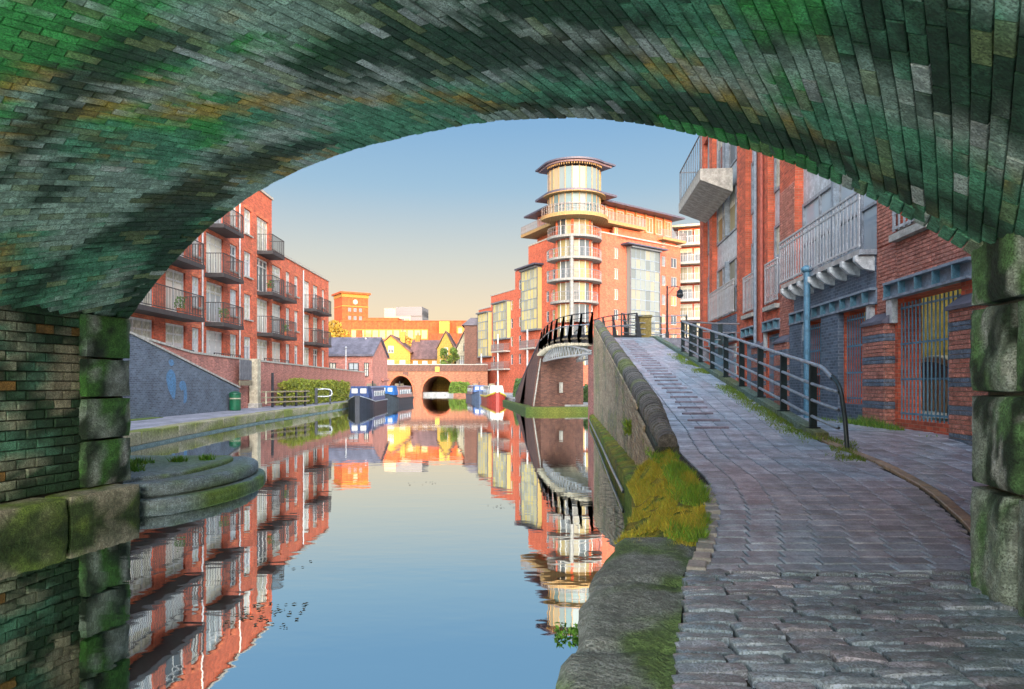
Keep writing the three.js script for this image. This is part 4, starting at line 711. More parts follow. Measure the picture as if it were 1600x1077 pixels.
// ------------------------------------------------------------------ far bridge and the town behind it
{
  const b = thing('double_arch_bridge', 'distant brown brick road bridge with two arches over the canal', 'bridge', [0, 0, -112]);
  const s = new THREE.Shape(); s.moveTo(-25, -.6); s.lineTo(-20.5, -.6); const arch = (x0, x1, y) => { s.lineTo(x0, -.6); s.lineTo(x0, .6); s.quadraticCurveTo(x0 + .1, y, (x0 + x1) / 2, y); s.quadraticCurveTo(x1 - .1, y, x1, .6); s.lineTo(x1, -.6); };
  arch(-20.2, -16.3, 3.2); arch(-14.7, -9.6, 3.2); s.lineTo(-4, -.6); s.lineTo(-4, 4.0); s.lineTo(-25, 4.0);
  mesh('bridge_wall', upright(s, -30, 0), M.bridgeBrick, b);  // body run far back, shaped so the arches stay dark inside
  mesh('string_course', bb(-25, -4, 4.0, 4.16, -7, .14), M.darkBrick, b); mesh('parapet', [bb(-25, -4, 4.16, 5.0, -.4, .05)], M.darkBrick, b); mesh('parapet_coping', bb(-25, -4, 5.0, 5.14, -.46, .12), M.paleStone, b);
  for (const [x0, x1] of [[-20.2, -16.3], [-14.7, -9.6]]) { const P = []; for (let i = 0; i <= 16; i++) { const t = Math.PI * i / 16; P.push(new THREE.Vector3((x0 + x1) / 2 - Math.cos(t) * (x1 - x0 + .3) / 2, .6 + Math.sin(t) * 2.72, .02)); } mesh('arch_ring', tube(P, .16, 32, 5), M.orangeBrick, b); }
  mesh('plaque', bb(-17.9, -17, 3.2, 3.9, .001, .05), M.darkBrick, b); mesh('sign', bb(-12.6, -11.9, 3.9, 4.7, .15, .2), M.yellow, b);
}
function house(name, label, x, d, w, dep, eave, ridge, wallM, roofM, o = {}) {
  const h = thing(name, label, o.cat || 'house', [x, .5, -d], o.turn || 0, o.group); const e = eave - .5, r = ridge - .5;
  mesh('wall', [bb(-w / 2, w / 2, 0, e, -dep, 0), ...(o.gableFront ? [upright([[-w / 2, e], [w / 2, e], [0, r]], -dep + .01, -.01)] : [upright([[-dep, e], [0, e], [-dep / 2, r - .1]], -w / 2 + .01, w / 2 - .01).rotateY(-Math.PI / 2)])], wallM, h);
  if (o.gableFront) for (const s of [-1, 1]) { const p = new THREE.Vector3(s * (w / 2 + .2), e - .15, -dep / 2), q = new THREE.Vector3(0, r + .1, -dep / 2); mesh('roof', upright([[s * (w / 2 + .2), e - .1], [0, r + .08], [0, r + .3], [s * (w / 2 + .35), e + .08]], -dep - .2, .25), roofM, h); }
  else for (const s of [0, 1]) { const z0 = s ? -dep - .3 : .3, zr = -dep / 2; mesh('roof', new THREE.ExtrudeGeometry(new THREE.Shape([new THREE.Vector2(z0, e - .12), new THREE.Vector2(zr, r), new THREE.Vector2(zr, r + .2), new THREE.Vector2(z0, e + .1)]), { depth: w + .4, bevelEnabled: false }).rotateY(-Math.PI / 2).translate(w / 2 + .2, 0, 0), roofM, h); }
  for (const [x0, x1, y0, y1] of o.wins || []) windowPart(h, x0, x1, y0, y1, .09, { cols: 2, rows: [.5], frame: o.frame || M.white, panes: M.panes, t: .085 });
  if (o.chimney) { const c = mesh('chimney', bb(o.chimney, o.chimney + .9, r - 1, r + 1.1, -dep / 2 - .5, -dep / 2 + .4), wallM, h); mesh('chimney_pot', cyl(.15, .12, .5, o.chimney + .45, r + 1.1, -dep / 2, 8), M.orangeBrick, c); }
  return h;
}
house('canal_cottage', 'low brick building with blue slate roof and arched windows past the flats', -17.9, 74, 5.6, 7, 5.0, 7.0, M.pinkBrick, M.slate, { cat: 'building', turn: -.05, wins: [[-1.9, -1.2, 2.2, 3.7], [.2, 1.3, 2.2, 3.7], [1.9, 2.4, 2.2, 3.7]], frame: M.darkMetal });
house('canal_cottage', 'small brick lean-to between the flats and the slate roofed building', -20.6, 66, 3.2, 3, 4.0, 5.4, M.orangeBrick, M.slate, { cat: 'building', frame: M.darkMetal, wins: [[.2, .9, 2, 3.2]] });
house('lock_hut', 'small pale brick hut with pointed gable above the hedge', -16.4, 78, 3.0, 3, 2.3, 3.5, M.pinkBrick, M.pinkBrick, { cat: 'hut', gableFront: true });
const yell = plain(.56, .35, .06, .85), ochre = plain(.50, .25, .04, .85), paleW = plain(.56, .50, .36, .85), plum = plain(.20, .11, .10, .8, { map: wideGrain });
house('gabled_house', 'yellow gabled house with two pointed dormers behind the far bridge', -22.0, 124, 7, 9, 7.6, 10.6, yell, plum, { gableFront: true, wins: [[-2.6, -1.6, 3.9, 5.7], [-.6, .6, 3.9, 5.7], [1.6, 2.6, 3.9, 5.7], [-.5, .5, 7, 8.3]], chimney: 1 });
house('gabled_house', 'ochre house with long plum roof behind the far bridge parapet', -15.9, 125, 5.6, 9, 6.5, 10.0, ochre, plum, { wins: [[-2.2, -1.4, 3.9, 5.6], [-.5, .4, 3.9, 5.6], [1.3, 2.1, 3.9, 5.6]], chimney: -2.4 });
house('gabled_house', 'bright yellow stepped gable house in the row behind the bridge', -11.9, 122.5, 3.0, 9, 8.2, 11.2, yell, plum, { gableFront: true, wins: [[-1.0, -.2, 4, 5.7], [.2, 1.0, 4, 5.7], [-.4, .4, 6.5, 7.9]] });
house('gabled_house', 'cream gable house with dark windows beside the bridge end', -8.3, 122, 3.4, 9, 8.0, 11.6, paleW, plum, { gableFront: true, wins: [[-1.1, -.3, 4.6, 6.4], [.3, 1.1, 4.6, 6.4], [-.4, .4, 7.2, 8.6]], frame: M.darkMetal });
house('gabled_house', 'grey slate roofed house above the far bridge', -6.0, 126, 6, 8, 7.8, 11.2, M.orangeBrick, M.slate, { wins: [[-2.2, -1.3, 3.8, 6], [-.4, .5, 3.8, 6]] });
house('gabled_house', 'small yellow gable on the left end of the far row', -26.2, 121, 3.0, 8, 6.2, 9.2, ochre, plum, { gableFront: true, wins: [[-.5, .5, 3.6, 5.4]] });
{
  const b = thing('warehouse', 'tall brown brick gable between canal houses and bay fronted flats', 'building', [-7.0, .5, -119]);
  mesh('wall', [bb(-1.3, 1.6, 0, 11.6, -14, 0)], M.darkBrick, b); mesh('roof', [upright([[-1.8, 11.6], [1.9, 11.6], [1.6, 12.9], [-.2, 12.9]], -14.2, .3)], M.slate, b); mesh('door', bb(-.3, .5, 0, 2.2, .003, .06), M.darkMetal, b);
}
{
  const b = thing('red_tower', 'square orange brick clock tower with flat eaves far behind', 'building', [-50.5, .5, -220], .55);
  mesh('wall', [bb(-4.3, 4.3, 0, 29.2, -8.6, 0)], M.flameBrick, b); mesh('roof', [bb(-5, 5, 30.3, 30.9, -9.3, .7)], M.flameBrick, b); mesh('band', [bb(-4.45, 4.45, 29.2, 30.3, -8.75, .15), bb(-4.4, 4.4, 26.2, 26.5, -8.7, .1), bb(-4.4, 4.4, 20.4, 20.8, -8.7, .1)], ochre, b);
  for (const z of [0, 1]) for (let i = 0; i < 3; i++) for (const y of [22, 24.6]) mesh('window', z ? bb(4.301, 4.34, y, y + 1.2, -6.2 + i * 1.8, -5.2 + i * 1.8) : bb(-2.4 + i * 1.8, -1.4 + i * 1.8, y, y + 1.2, .001, .05), M.panes[3], b);
  mesh('clock_face', new THREE.CylinderGeometry(.8, .8, .08, 20).rotateX(Math.PI / 2).translate(0, 27.8, .05), paleW, b);
}
{
  const b = thing('office_block', 'pale glass and grey office block right of the orange tower', 'building', [-43, .5, -240], -.1);
  mesh('wall', [bb(-2, 7.5, 0, 28.0, -10, 0)], paleW, b); mesh('stair_core', bb(7.501, 11.6, 0, 27.2, -10, -.2), M.grey, b); mesh('roof_band', bb(2.2, 11.6, 25.2, 28.4, -9.9, .12), M.grey, b);
  for (let r = 0; r < 4; r++) for (let i = 0; i < 5; i++) mesh('window', bb(-1.7 + i * 1.8, -.2 + i * 1.8, 14 + r * 2.8, 15.9 + r * 2.8, .001, .06), pick(M.warmPanes), b);
}
{
  const b = thing('long_hall', 'long low orange brick hall with pale window band on the skyline', 'building', [-37, .5, -195]);
  mesh('wall', [bb(-12, 24, 0, 19.2, -14, 0)], M.flameBrick, b); mesh('upper_wall', [bb(-14, 15, 6, 13.6, .001, 6)], M.flameBrick, b); mesh('stair_tower', [bb(16.5, 19.4, 6, 19.0, .002, 3)], yell, b); mesh('roof_block', [bb(-6, 4, 19.5, 20.6, -12, -3)], M.flameBrick, b); mesh('coping', [bb(-12.1, 24.1, 19.2, 19.5, -14.1, .12)], M.flameBrick, b);
  const wb = mesh('window_band', [bb(-9, 13, 14.0, 17.0, .001, .1)], ochre, b); for (let i = 0; i < 11; i++) mesh('pane', bb(-8.8 + i * 2, -7.2 + i * 2, 14.3, 16.7, .101, .15), M.warmPanes[0], wb);
  mesh('pier', [bb(-6, -4.4, 0, 16.2, 6.01, 7)], M.flameBrick, b);
}
{
  const b = thing('convention_hall', 'blocky orange hall with taller right end on the skyline', 'building', [-13, .5, -185]);
  mesh('wall', [bb(-2, 7, 0, 17, -12, 0)], ochre, b); mesh('tall_block', [bb(5.5, 19, 0, 21, -14, 2)], M.flameBrick, b); mesh('low_block', [bb(-8, 5.4, 0, 14.5, .01, 8)], M.flameBrick, b); for (let i = 0; i < 4; i++) mesh('window', bb(-1.6 + i * 1.7, -.5 + i * 1.7, 14.8, 16.6, .001, .06), M.warmPanes[1], b);
}
// blocks behind the camera that keep the low sun off the canal
{
  const blk = (label, x0, x1, h) => { const b = thing('apartment_block', label, 'building', [(x0 + x1) / 2, 0, 150], Math.PI); const w = x1 - x0; mesh('wall', [bb(-w / 2, w / 2, -.5, h, -16, 0)], M.redBrick, b); mesh('roof', [bb(-w / 2 - .4, w / 2 + .4, h, h + .5, -16.4, .4)], M.slate, b); };
  blk('low brick apartment block behind the arch bridge', -95, 34, 27.6); blk('tall brick apartment block behind the arch bridge', 34.1, 130, 41.5);
}
// ------------------------------------------------------------------ ramp railing
{
  const r = thing('ramp_railing', 'long dark green railing with silver rails descending the ramp', 'railing');
  const ds = [11.8, 13.4, 15.0, 16.6, 18.25, 19.95, 21.7, 23.4, 25.0]; const top = d => rampY(d) + 1.2;
  for (const d of ds) { const x = kerbLine(d); mesh('post', [rb(.13, 1.2, .05, x, rampY(d) + .6, -d, .008), bx(.2, .02, .14, x, rampY(d) + .1, -d)], M.greenBlack, r); }
  for (const h of [.30, .58, .86]) mesh('rail', tube([10.62, ...ds].map(d => V(kerbLine(d) - .03 - (d < 11 ? .03 : 0), rampY(d) + h, d)), .028, 60, 6), M.galv, r);
  mesh('handrail', tube([...[...ds].reverse().map(d => V(kerbLine(d) - .02, top(d), d)), V(kerbLine(11.3) - .02, top(11.4) - .03, 11.3), V(kerbLine(10.9) - .02, top(11) - .16, 10.92)], .034, 80, 8), M.galv, r);
  mesh('curved_end', tube([V(kerbLine(11), top(11) - .13, 10.95), V(5.12, 1.85, 10.68), V(5.12, 1.45, 10.52), V(5.12, .92, 10.42)], .036, 20, 8), M.greenBlack, r);
  for (const [d, x] of [[25.8, 6.9], [26.2, 8.0], [26.4, 9.0]]) mesh('post', rb(.17, 1.2, .035, x, rampY(25.2) + .6, -d, .008), M.greenBlack, r);
  for (const h of [.30, .58, .86, 1.2]) mesh('rail', tube([V(kerbLine(25) - .02, rampY(25) + h, 25), V(6.9, rampY(25.3) + h, 25.8), V(8, rampY(25.2) + h, 26.2), V(9.1, rampY(25.2) + h, 26.4)], h > 1 ? .034 : .022, 24, 6), M.galv, r);
}
// railings, pillar and lamp at the top of the ramp
{
  const r = thing('landing_railing', 'pale rails on dark posts across the top of the ramp', 'railing');
  const P = [[5.55, 34.6], [6.0, 35.2], [6.5, 35.8], [7.9, 36.2], [9.1, 35.6]]; for (const [x, d] of P) mesh('post', rb(.06, 1.35, .14, x, 4.16 + .67, -d, .01), M.greenBlack, r);
  for (const h of [.35, .65, .95, 1.32]) mesh('rail', tube(P.map(([x, d]) => V(x, 4.16 + h, d - .05)), .026, 24, 6), M.galv, r);
  const s = thing('mossy_pillar', 'short mossy brick pillar among the rails above the ramp', 'pillar', [7.05, 4.1, -36.3]); mesh('shaft', [rb(.62, 1.3, .62, 0, .65, 0, .04)], plain(.30, .22, .07, .95, { map: pitMap }), s); mesh('cap', [rb(.72, .14, .72, 0, 1.37, 0, .03)], plain(.26, .22, .10, .95), s);
  const l = thing('street_lamp', 'black lamp post with globe lantern hung from a bracket', 'street lamp', [8.05, 4.1, -35.4]);
  mesh('post', [cyl(.07, .045, 2.9, 0, 0, 0, 10), cyl(.11, .09, .5, 0, 0, 0, 10)], M.black, l); mesh('bracket', [tube([new THREE.Vector3(0, 2.75, 0), new THREE.Vector3(.3, 2.86, 0), new THREE.Vector3(.66, 2.82, 0)], .022, 12), tube([new THREE.Vector3(0, 2.35, 0), new THREE.Vector3(.2, 2.6, 0), new THREE.Vector3(.4, 2.84, 0)], .015, 12)], M.black, l);
  const ln = mesh('lantern', [cyl(.2, .05, .16, .66, 2.55, 0, 12), cyl(.03, .03, .14, .66, 2.7, 0, 8), cyl(.12, .2, .08, .66, 2.3, 0, 12)], M.black, l); mesh('globe', new THREE.SphereGeometry(.18, 14, 10).translate(.66, 2.42, 0), glass(.06, .07, .08), ln);
  const g = sgroup('ramp_landing', 'paved landing at the head of the ramp', 'path'); mesh('landing_slab', [prism([[4.45, 33.3], [10.5, 33.3], [10.5, 36.8], [4.6, 36.0]], 3.0, 4.15), prism([[6.9, 25], [9.6, 25], [10.4, 33.4], [7.0, 33.4]], .5, 1.1)], M.paver.clone(), g).material.vertexColors = false;
  g.children[0].material.color = lin(.3, .3, .36);
  mesh('landing_wall', prism([[4.02, 33.22], [4.6, 33.22], [10.4, 36.7], [10.4, 36.9], [3.9, 35.0]], -.5, 4.1), M.pinkBrick, g);
}
// ------------------------------------------------------------------ footbridge over the side arm
{
  const fb = thing('footbridge', 'black finned steel footbridge with white truss over the side arm', 'bridge');
  const A = [3.95, 33.6], B = [2.0, 46.2], n = 8; const len = Math.hypot(B[0] - A[0], B[1] - A[1]), ux = (B[0] - A[0]) / len, ud = (B[1] - A[1]) / len, nx = ud, nd = -ux;     // n points right
  const at = (t, off, y) => V(A[0] + ux * len * t + nx * off - .35 * Math.sin(Math.PI * t), y, A[1] + ud * len * t + nd * off);
  const deckY = t => 4.16 + .28 * Math.sin(Math.PI * t);
  for (const off of [0, 2.3]) {
    const T = []; for (let i = 0; i <= 24; i++) T.push(i / 24);
    for (let i = 0; i < 24; i++) { if (off === 0 || i % 1 === 0) { const a = T[i], c = T[i + 1]; mesh('fascia_plate', beam(at(a, off, deckY(a) - .06), at(c, off, deckY(c) - .06), .08, .46), M.darkMetal, fb); } }
    mesh('handrail', tube(T.map(t => at(t, off - .08, deckY(t) + .66)), .04, 48, 6), M.galv, fb);
    mesh('top_rail', [tube(T.map(t => at(t, off, deckY(t) + 1.25)), .03, 48, 5), tube(T.map(t => at(t, off, deckY(t) + 1.0)), .016, 48, 5)], M.darkMetal, fb);
    for (let i = 0; i <= n; i++) { const t = i / n, p = at(t, off, deckY(t)), sgn = off ? 1 : -1; const g = upright([[0, -.25], [.16, -.3], [.22, .1], [.16, .5], [.1, .85], [.02, 1.25], [-.05, 1.25], [-.02, .5]], -.05, .05); g.scale(sgn, 1, 1); if (sgn < 0) { const q = g.attributes.position; g.scale(1, 1, 1); } g.rotateY(Math.atan2(ux, -ud) + Math.PI).translate(p.x, p.y, p.z); mesh('fin', g, M.darkMetal, fb); }
    // arched truss
    const yb = 3.42, yt = t => 3.5 + .62 * Math.sin(Math.PI * t); mesh('truss_chord', [tube([.02, .5, .98].map(t => at(t, off + .1, yb)), .055, 20, 6), tube(T.map(t => at(.02 + .96 * t, off + .1, yt(t))), .065, 40, 6)], M.white, fb);
    for (let i = 0; i < 20; i++) { const a = .03 + .94 * i / 20, c = .03 + .94 * (i + .5) / 20, e = .03 + .94 * (i + 1) / 20; mesh('truss_strut', [bar(at(a, off + .1, yb), at(c, off + .1, yt(c)), .028, 5), bar(at(c, off + .1, yt(c)), at(e, off + .1, yb), .028, 5)], M.white, fb); }
  }
  for (let i = 0; i < 20; i++) { const t = (i + .5) / 20; mesh('deck_plank', beam(at(t, -.1, deckY(t) - .03), at(t, 2.4, deckY(t) - .03), len / 20 - .03, .09), M.timber, fb); mesh('cross_rib', beam(at(t, -.35, deckY(t) - .32), at(t, 2.3, deckY(t) - .42), .09, .14), M.cream, fb); }
}
// far abutment of the footbridge with its descending wing wall
{
  const a = thing('footbridge_abutment', 'dark brick footbridge abutment with sloping wing wall on the water', 'abutment');
  const face = [[1.95, 46.0], [4.9, 46.9], [5.2, 50], [2.0, 50]]; const dk = M.darkBrick;
  mesh('pier', prism(face, -.6, 4.1), dk, a); mesh('cap', prism([[1.85, 45.9], [5.0, 46.8], [5.3, 50.1], [1.9, 50.1]], 4.101, 4.25), M.paleStone, a);
  const P = []; const quad = (p, q, r, s) => { for (const v of [p, q, r, p, r, s]) P.push(v.x, v.y, v.z); };
  const st = [[1.97, 46.2, 4.95], [1.2, 55, 3.1], [.35, 66.5, .75]]; const w = .5;
  for (let i = 0; i < 2; i++) { const [x0, d0, y0] = st[i], [x1, d1, y1] = st[i + 1]; const f = (x, y, d) => V(x, y, d); const b0 = .55 * (1 - i * .3), b1 = .35; quad(f(x1 - .3, -.5, d1), f(x0 - .75, -.5, d0), f(x0, y0, d0), f(x1, y1, d1)); quad(f(x0 + w, -.5, d0), f(x1 + w, -.5, d1), f(x1 + w, y1, d1), f(x0 + w, y0, d0)); quad(f(x0, y0, d0), f(x0 + w, y0, d0), f(x1 + w, y1, d1), f(x1, y1, d1)); if (!i) quad(f(x0 - .75, -.5, d0), f(x0 + w, -.5, d0), f(x0 + w, y0, d0), f(x0, y0, d0)); }
  const g = new THREE.BufferGeometry(); g.setAttribute('position', new THREE.Float32BufferAttribute(P, 3)); g.computeVertexNormals(); mesh('wing_wall', g, M.darkBrick, a);
  for (let i = 0; i < 2; i++) mesh('wing_coping', beam(V(st[i][0] + .25, st[i][2] + .05, st[i][1]), V(st[i + 1][0] + .25, st[i + 1][2] + .05, st[i + 1][1]), .58, .12), M.slate, a);
  const ap = prism([[.9, 45.2], [2.6, 44.6], [5.6, 45.6], [5.6, 51], [1, 51], [-.5, 66], [-.9, 66]].map(p => p), -.6, .36, .08); mesh('mossy_apron', paintBy(ap, (x, y, z) => mulC(lerpC([.26, .26, .04], [.11, .17, .03], sm(.4, .6, fbm(x * 1.2, z * 1.2, y * 4))), .7 + .6 * fbm(x * 5, z * 5, y * 9))), M.moss, a);
  mesh('seam', [bar(V(1.45, .4, 45.93), V(1.93, 3.6, 45.93), .05)], M.paleStone, a); mesh('plate', bb(3.2, 3.45, 1.3, 2.0, -46.29, -46.2), M.paleStone, a);
}
// ------------------------------------------------------------------ narrowboats
function narrowboat(label, x, d, turn, L, col) {
  const b = thing('narrowboat', label, 'boat', [x, 0, -d], turn, 'narrowboats moored along the canal'), W = 1.0;
  const sec = []; for (let i = 0; i <= 20; i++) { const t = i / 20, z = -t * L; const w = W * (t < .2 ? Math.pow(Math.sin(Math.PI / 2 * (t / .2 * .93 + .07)), .8) : t > .92 ? mix(1, .72, (t - .92) / .08) : 1), top = .62 + (t < .2 ? .42 * Math.pow(1 - t / .2, 1.4) : 0); sec.push([z, w, top]); }
  const P = [], Q = []; const q = (arr, a, c, e, f) => { for (const v of [a, c, e, a, e, f]) arr.push(...v); };
  for (let i = 0; i < 20; i++) { const [z0, w0, t0] = sec[i], [z1, w1, t1] = sec[i + 1]; for (const s of [-1, 1]) { const A = [s * w0 * .92, -.35, z0], B = [s * w1 * .92, -.35, z1], C = [s * w1, t1, z1], D = [s * w0, t0, z0]; s > 0 ? q(P, A, B, C, D) : q(P, B, A, D, C); } q(Q, [-w0, t0 - .06, z0], [w0, t0 - .06, z0], [w1, t1 - .06, z1], [-w1, t1 - .06, z1]); }
  { const [z0, w0, t0] = sec[0]; q(P, [-w0 * .92, -.35, z0], [w0 * .92, -.35, z0], [w0, t0, z0], [-w0, t0, z0]); const [z1, w1, t1] = sec[20]; q(P, [w1 * .92, -.35, z1], [-w1 * .92, -.35, z1], [-w1, t1, z1], [w1, t1, z1]); }
  const mk = arr => { const g = new THREE.BufferGeometry(); g.setAttribute('position', new THREE.Float32BufferAttribute(arr, 3)); g.computeVertexNormals(); return g; };
  mesh('hull', mk(P), col.hull, b); mesh('deck', mk(Q), col.deck || M.timber, b);
  for (const s of [-1, 1]) mesh('rubbing_strake', tube(sec.map(([z, w, t]) => new THREE.Vector3(s * (w + .015), t - .03, z)), col.sr || .035, 40, 5), col.strake || M.black, b);
  const cab = (z0, z1, y0, y1, wb, wt, m, name) => mesh(name, (() => { const g = new THREE.BoxGeometry(2, 1, 1), p = g.attributes.position; for (let i = 0; i < p.count; i++) { const up = p.getY(i) > 0, fr = p.getZ(i) > 0; p.setXYZ(i, Math.sign(p.getX(i)) * (up ? wt : wb), up ? y1 : y0, fr ? z0 - (up ? .12 : 0) : z1); } g.computeVertexNormals(); return g; })(), m, b);
  const c0 = -L * .24, c1 = -L * .9; cab(c0, c1, .5, 1.62, .84, .72, col.cabin, 'cabin'); mesh('roof', (() => { const s = new THREE.Shape(); s.moveTo(-.78, 0); s.quadraticCurveTo(0, .18, .78, 0); s.lineTo(.78, -.05); s.lineTo(-.78, -.05); return new THREE.ExtrudeGeometry(s, { depth: c0 - c1 + .2, bevelEnabled: false }).translate(0, 1.64, c1 - .1); })(), col.roof, b);
  for (const s of [-1, 1]) for (let i = 0; i < 5; i++) { const z = mix(c0 - .9, c1 + .8, i / 4); const m = mesh('window', bx(.04, .42, .8, s * .81, 1.15, z).applyMatrix4(new THREE.Matrix4()), col.trim || M.white, b); mesh('pane', bx(.03, .32, .7, s * .835, 1.15, z), M.panes[1], m); }
  const cr = cab(-L * .07, c0 + .01, .9, 1.72, .74, .60, col.cover, 'cratch_cover'); for (const s of [-1, 1]) mesh('cover_window', bx(.42, .34, .03, s * .32, 1.38, -L * .07 - .05).rotateX(0), M.panes[2], cr);
  mesh('chimney', [cyl(.07, .06, .45, .35, 1.7, mix(c0, c1, .4), 8)], M.black, b); mesh('roof_box', [bx(.6, .22, 1.2, 0, 1.82, mix(c0, c1, .65))], M.timber, b);
  return b;
}
const P2 = (r, g, b, k = .45) => plain(r, g, b, k);
narrowboat('dark blue narrowboat with grey tilt cover moored by the hedge', -11.25, 49.6, .045, 9.6, { hull: P2(.03, .035, .05), cabin: P2(.16, .17, .30, .6), roof: P2(.26, .27, .38, .7), cover: P2(.02, .06, .20, .7), deck: M.cream, strake: M.paleMetal });
narrowboat('narrowboat with bright blue tarpaulin moored behind the dark one', -11.3, 60.6, -.05, 9, { hull: P2(.05, .06, .07), cabin: P2(.48, .24, .20), roof: P2(.4, .24, .22), cover: P2(.01, .16, .5, .7) });
narrowboat('narrowboat with red hull, yellow band and white front', -1.45, 68.5, .12, 10, { hull: P2(.50, .05, .03), cabin: P2(.6, .6, .56), roof: P2(.62, .60, .5), cover: P2(.72, .70, .64, .8), strake: M.yellow, deck: M.yellow, sr: .1 });
narrowboat('pale grey narrowboat with pink roof near the far bridge', -3.7, 80, .14, 11, { hull: P2(.10, .14, .22), cabin: P2(.42, .26, .25), roof: P2(.5, .42, .48), cover: P2(.10, .18, .4, .8) });
narrowboat('low blue narrowboat in the side arm under the footbridge', 5.4, 56, -.5, 8, { hull: P2(.06, .12, .2), cabin: P2(.3, .4, .5), roof: P2(.4, .45, .5), cover: P2(.2, .3, .4) }).visible = true;
// ------------------------------------------------------------------ foliage
const leafG = new THREE.BufferGeometry(); leafG.setAttribute('position', new THREE.Float32BufferAttribute([-.5, 0, 0, 0, .32, .12, .5, 0, 0, -.5, 0, 0, .5, 0, 0, 0, -.32, .12], 3)); leafG.computeVertexNormals();
const leafM = (r, g, b) => new THREE.MeshPhysicalMaterial({ color: lin(r, g, b), roughness: .8, transmission: .3, thickness: 0, side: THREE.DoubleSide });
function leaves(parent, name, mat, count, size, place, tint = .35) {
  const m = new THREE.InstancedMesh(leafG, mat, count), o = new THREE.Object3D(), c = new THREE.Color(); m.name = name; m.castShadow = m.receiveShadow = true;
  for (let i = 0; i < count; i++) { const p = place(i); o.position.set(p[0], p[1], p[2]); o.rotation.set(rr(-1.4, 1.4), rr(0, 6.28), rr(-1.4, 1.4)); o.scale.setScalar(size * rr(.6, 1.4)); o.updateMatrix(); m.setMatrixAt(i, o.matrix); const k = rr(1 - tint, 1 + tint); m.setColorAt(i, c.setRGB(k * rr(.9, 1.25), k, k * rr(.7, 1))); }
  parent.add(m); m.userData.kind = 'stuff'; return m;
}
function hedge(label, x0, x1, d0, d1, h, y, mat, n = 9000, sz = .16) {
  const t = thing('hedge', label, 'hedge', [(x0 + x1) / 2, y, -(d0 + d1) / 2]); const w = x1 - x0, L = d1 - d0; mesh('stem', [0, 1, 2, 3, 4, 5].map(i => cyl(.03, .015, h * .8, 0, 0, -L / 2 + (i + .5) * L / 6, 6)), M.timber, t);
  leaves(t, 'foliage', mat, n, sz, () => { for (;;) { const x = rr(-w / 2, w / 2), z = rr(-L / 2, L / 2), v = rnd(), top = h * (.78 + .35 * fbm(z * .9 + 9, x * .8 + y)); const e = Math.max(Math.abs(x) / (w / 2), v); if (rnd() < .25 + .75 * e) return [x * (1.05 - .25 * v * v), v * top, z]; } });
}
hedge('long yellow green hedge below the pink retaining wall', -15.4, -14.1, 44.5, 60, 1.7, .5, leafM(.20, .24, .012), 13000, .17);
hedge('clipped green hedge right of the far bridge arches', -9.6, -6.4, 104, 107, 1.7, .5, leafM(.14, .24, .015), 5000, .25);
hedge('dark green bushes on the bank under the bay fronted flats', 0.2, 2.6, 70, 84, 1.9, .5, leafM(.05, .12, .015), 7000, .22);
hedge('bushes behind the dark footbridge abutment in the side arm', 5.6, 9.0, 52, 56, 1.4, .5, leafM(.07, .14, .02), 3500, .2);
function tree(label, x, d, y, h, r, mat, n, size) {
  const t = thing('tree', label, 'tree', [x, y, -d]); const br = [bar(new THREE.Vector3(0, 0, 0), new THREE.Vector3(.1, h * .55, 0), h * .035, 8, h * .02)]; const cl = [];
  for (let i = 0; i < 16; i++) { const a = rr(0, 6.28), e = rr(.2, 1), q = new THREE.Vector3(Math.cos(a) * r * e * .8, h * rr(.5, .95), Math.sin(a) * r * e * .8); br.push(bar(new THREE.Vector3(.06, h * rr(.35, .55), 0), q, h * .012, 5, h * .004)); cl.push(q); }
  mesh('trunk', br, M.timber, t); leaves(t, 'crown', mat, n, size, () => { const q = pick(cl), s = r * .38, u = rnd() * rnd(); const a = rr(0, 6.28), b = rr(-1, 1), k = Math.sqrt(1 - b * b) * s * Math.cbrt(rnd()); return [q.x + Math.cos(a) * k, q.y + b * s * .8, q.z + Math.sin(a) * k]; });
}
tree('golden tree behind the slate roofed building', -40, 150, .5, 15, 4.5, leafM(.34, .26, .02), 5000, .6);
tree('small green tree in front of the cream gable', -10.6, 118, .5, 7.6, 1.8, leafM(.13, .22, .02), 2200, .35);
tree('low orange tinted trees before the long hall', -28, 165, .5, 12, 5, leafM(.36, .24, .02), 4000, .7);
// moss, grass and weeds on the near bank
const bladeG = new THREE.BufferGeometry(); bladeG.setAttribute('position', new THREE.Float32BufferAttribute([-.5, 0, 0, .5, 0, 0, .1, 1, .25], 3)); bladeG.computeVertexNormals();
function tufts(name, label, cat, mat, count, f, h, w) {
  const m = new THREE.InstancedMesh(bladeG, mat, count), o = new THREE.Object3D(), c = new THREE.Color(); m.name = numbered(name); m.castShadow = m.receiveShadow = true; scene.add(m); tag(m, label, cat, null, 'stuff');
  for (let i = 0; i < count; i++) { const p = f(i); o.position.set(...p); o.rotation.set(rr(-.7, .7), rr(0, 6.28), rr(-.7, .7)); const k = rr(.5, 1.3) * (p.k || 1); o.scale.set(w * rr(.7, 1.3), h * k, h * k); o.updateMatrix(); m.setMatrixAt(i, o.matrix); const t = rr(.6, 1.3); m.setColorAt(i, c.setRGB(t * rr(.8, 1.5), t, t)); }
}
const bladeM = (r, g, b) => new THREE.MeshPhysicalMaterial({ color: lin(r, g, b), roughness: .9, transmission: .25, thickness: 0, side: THREE.DoubleSide });
tufts('moss_tufts', 'shaggy yellow green moss on the bank beside the path', 'moss', bladeM(.40, .40, .03), 34000, () => { for (;;) { const d = rr(6.35, 10.6), t = rnd(); const x = mix(quayR(d), pathL(d), t); const q = fbm(x * 5, d * 4, 60); if (q < .45) continue; const P = [x, mossTop(d, t), -d]; P.k = .35 + 4.5 * (q - .42) + (rnd() < .02 ? .8 : 0); return P; } }, .065, .011);
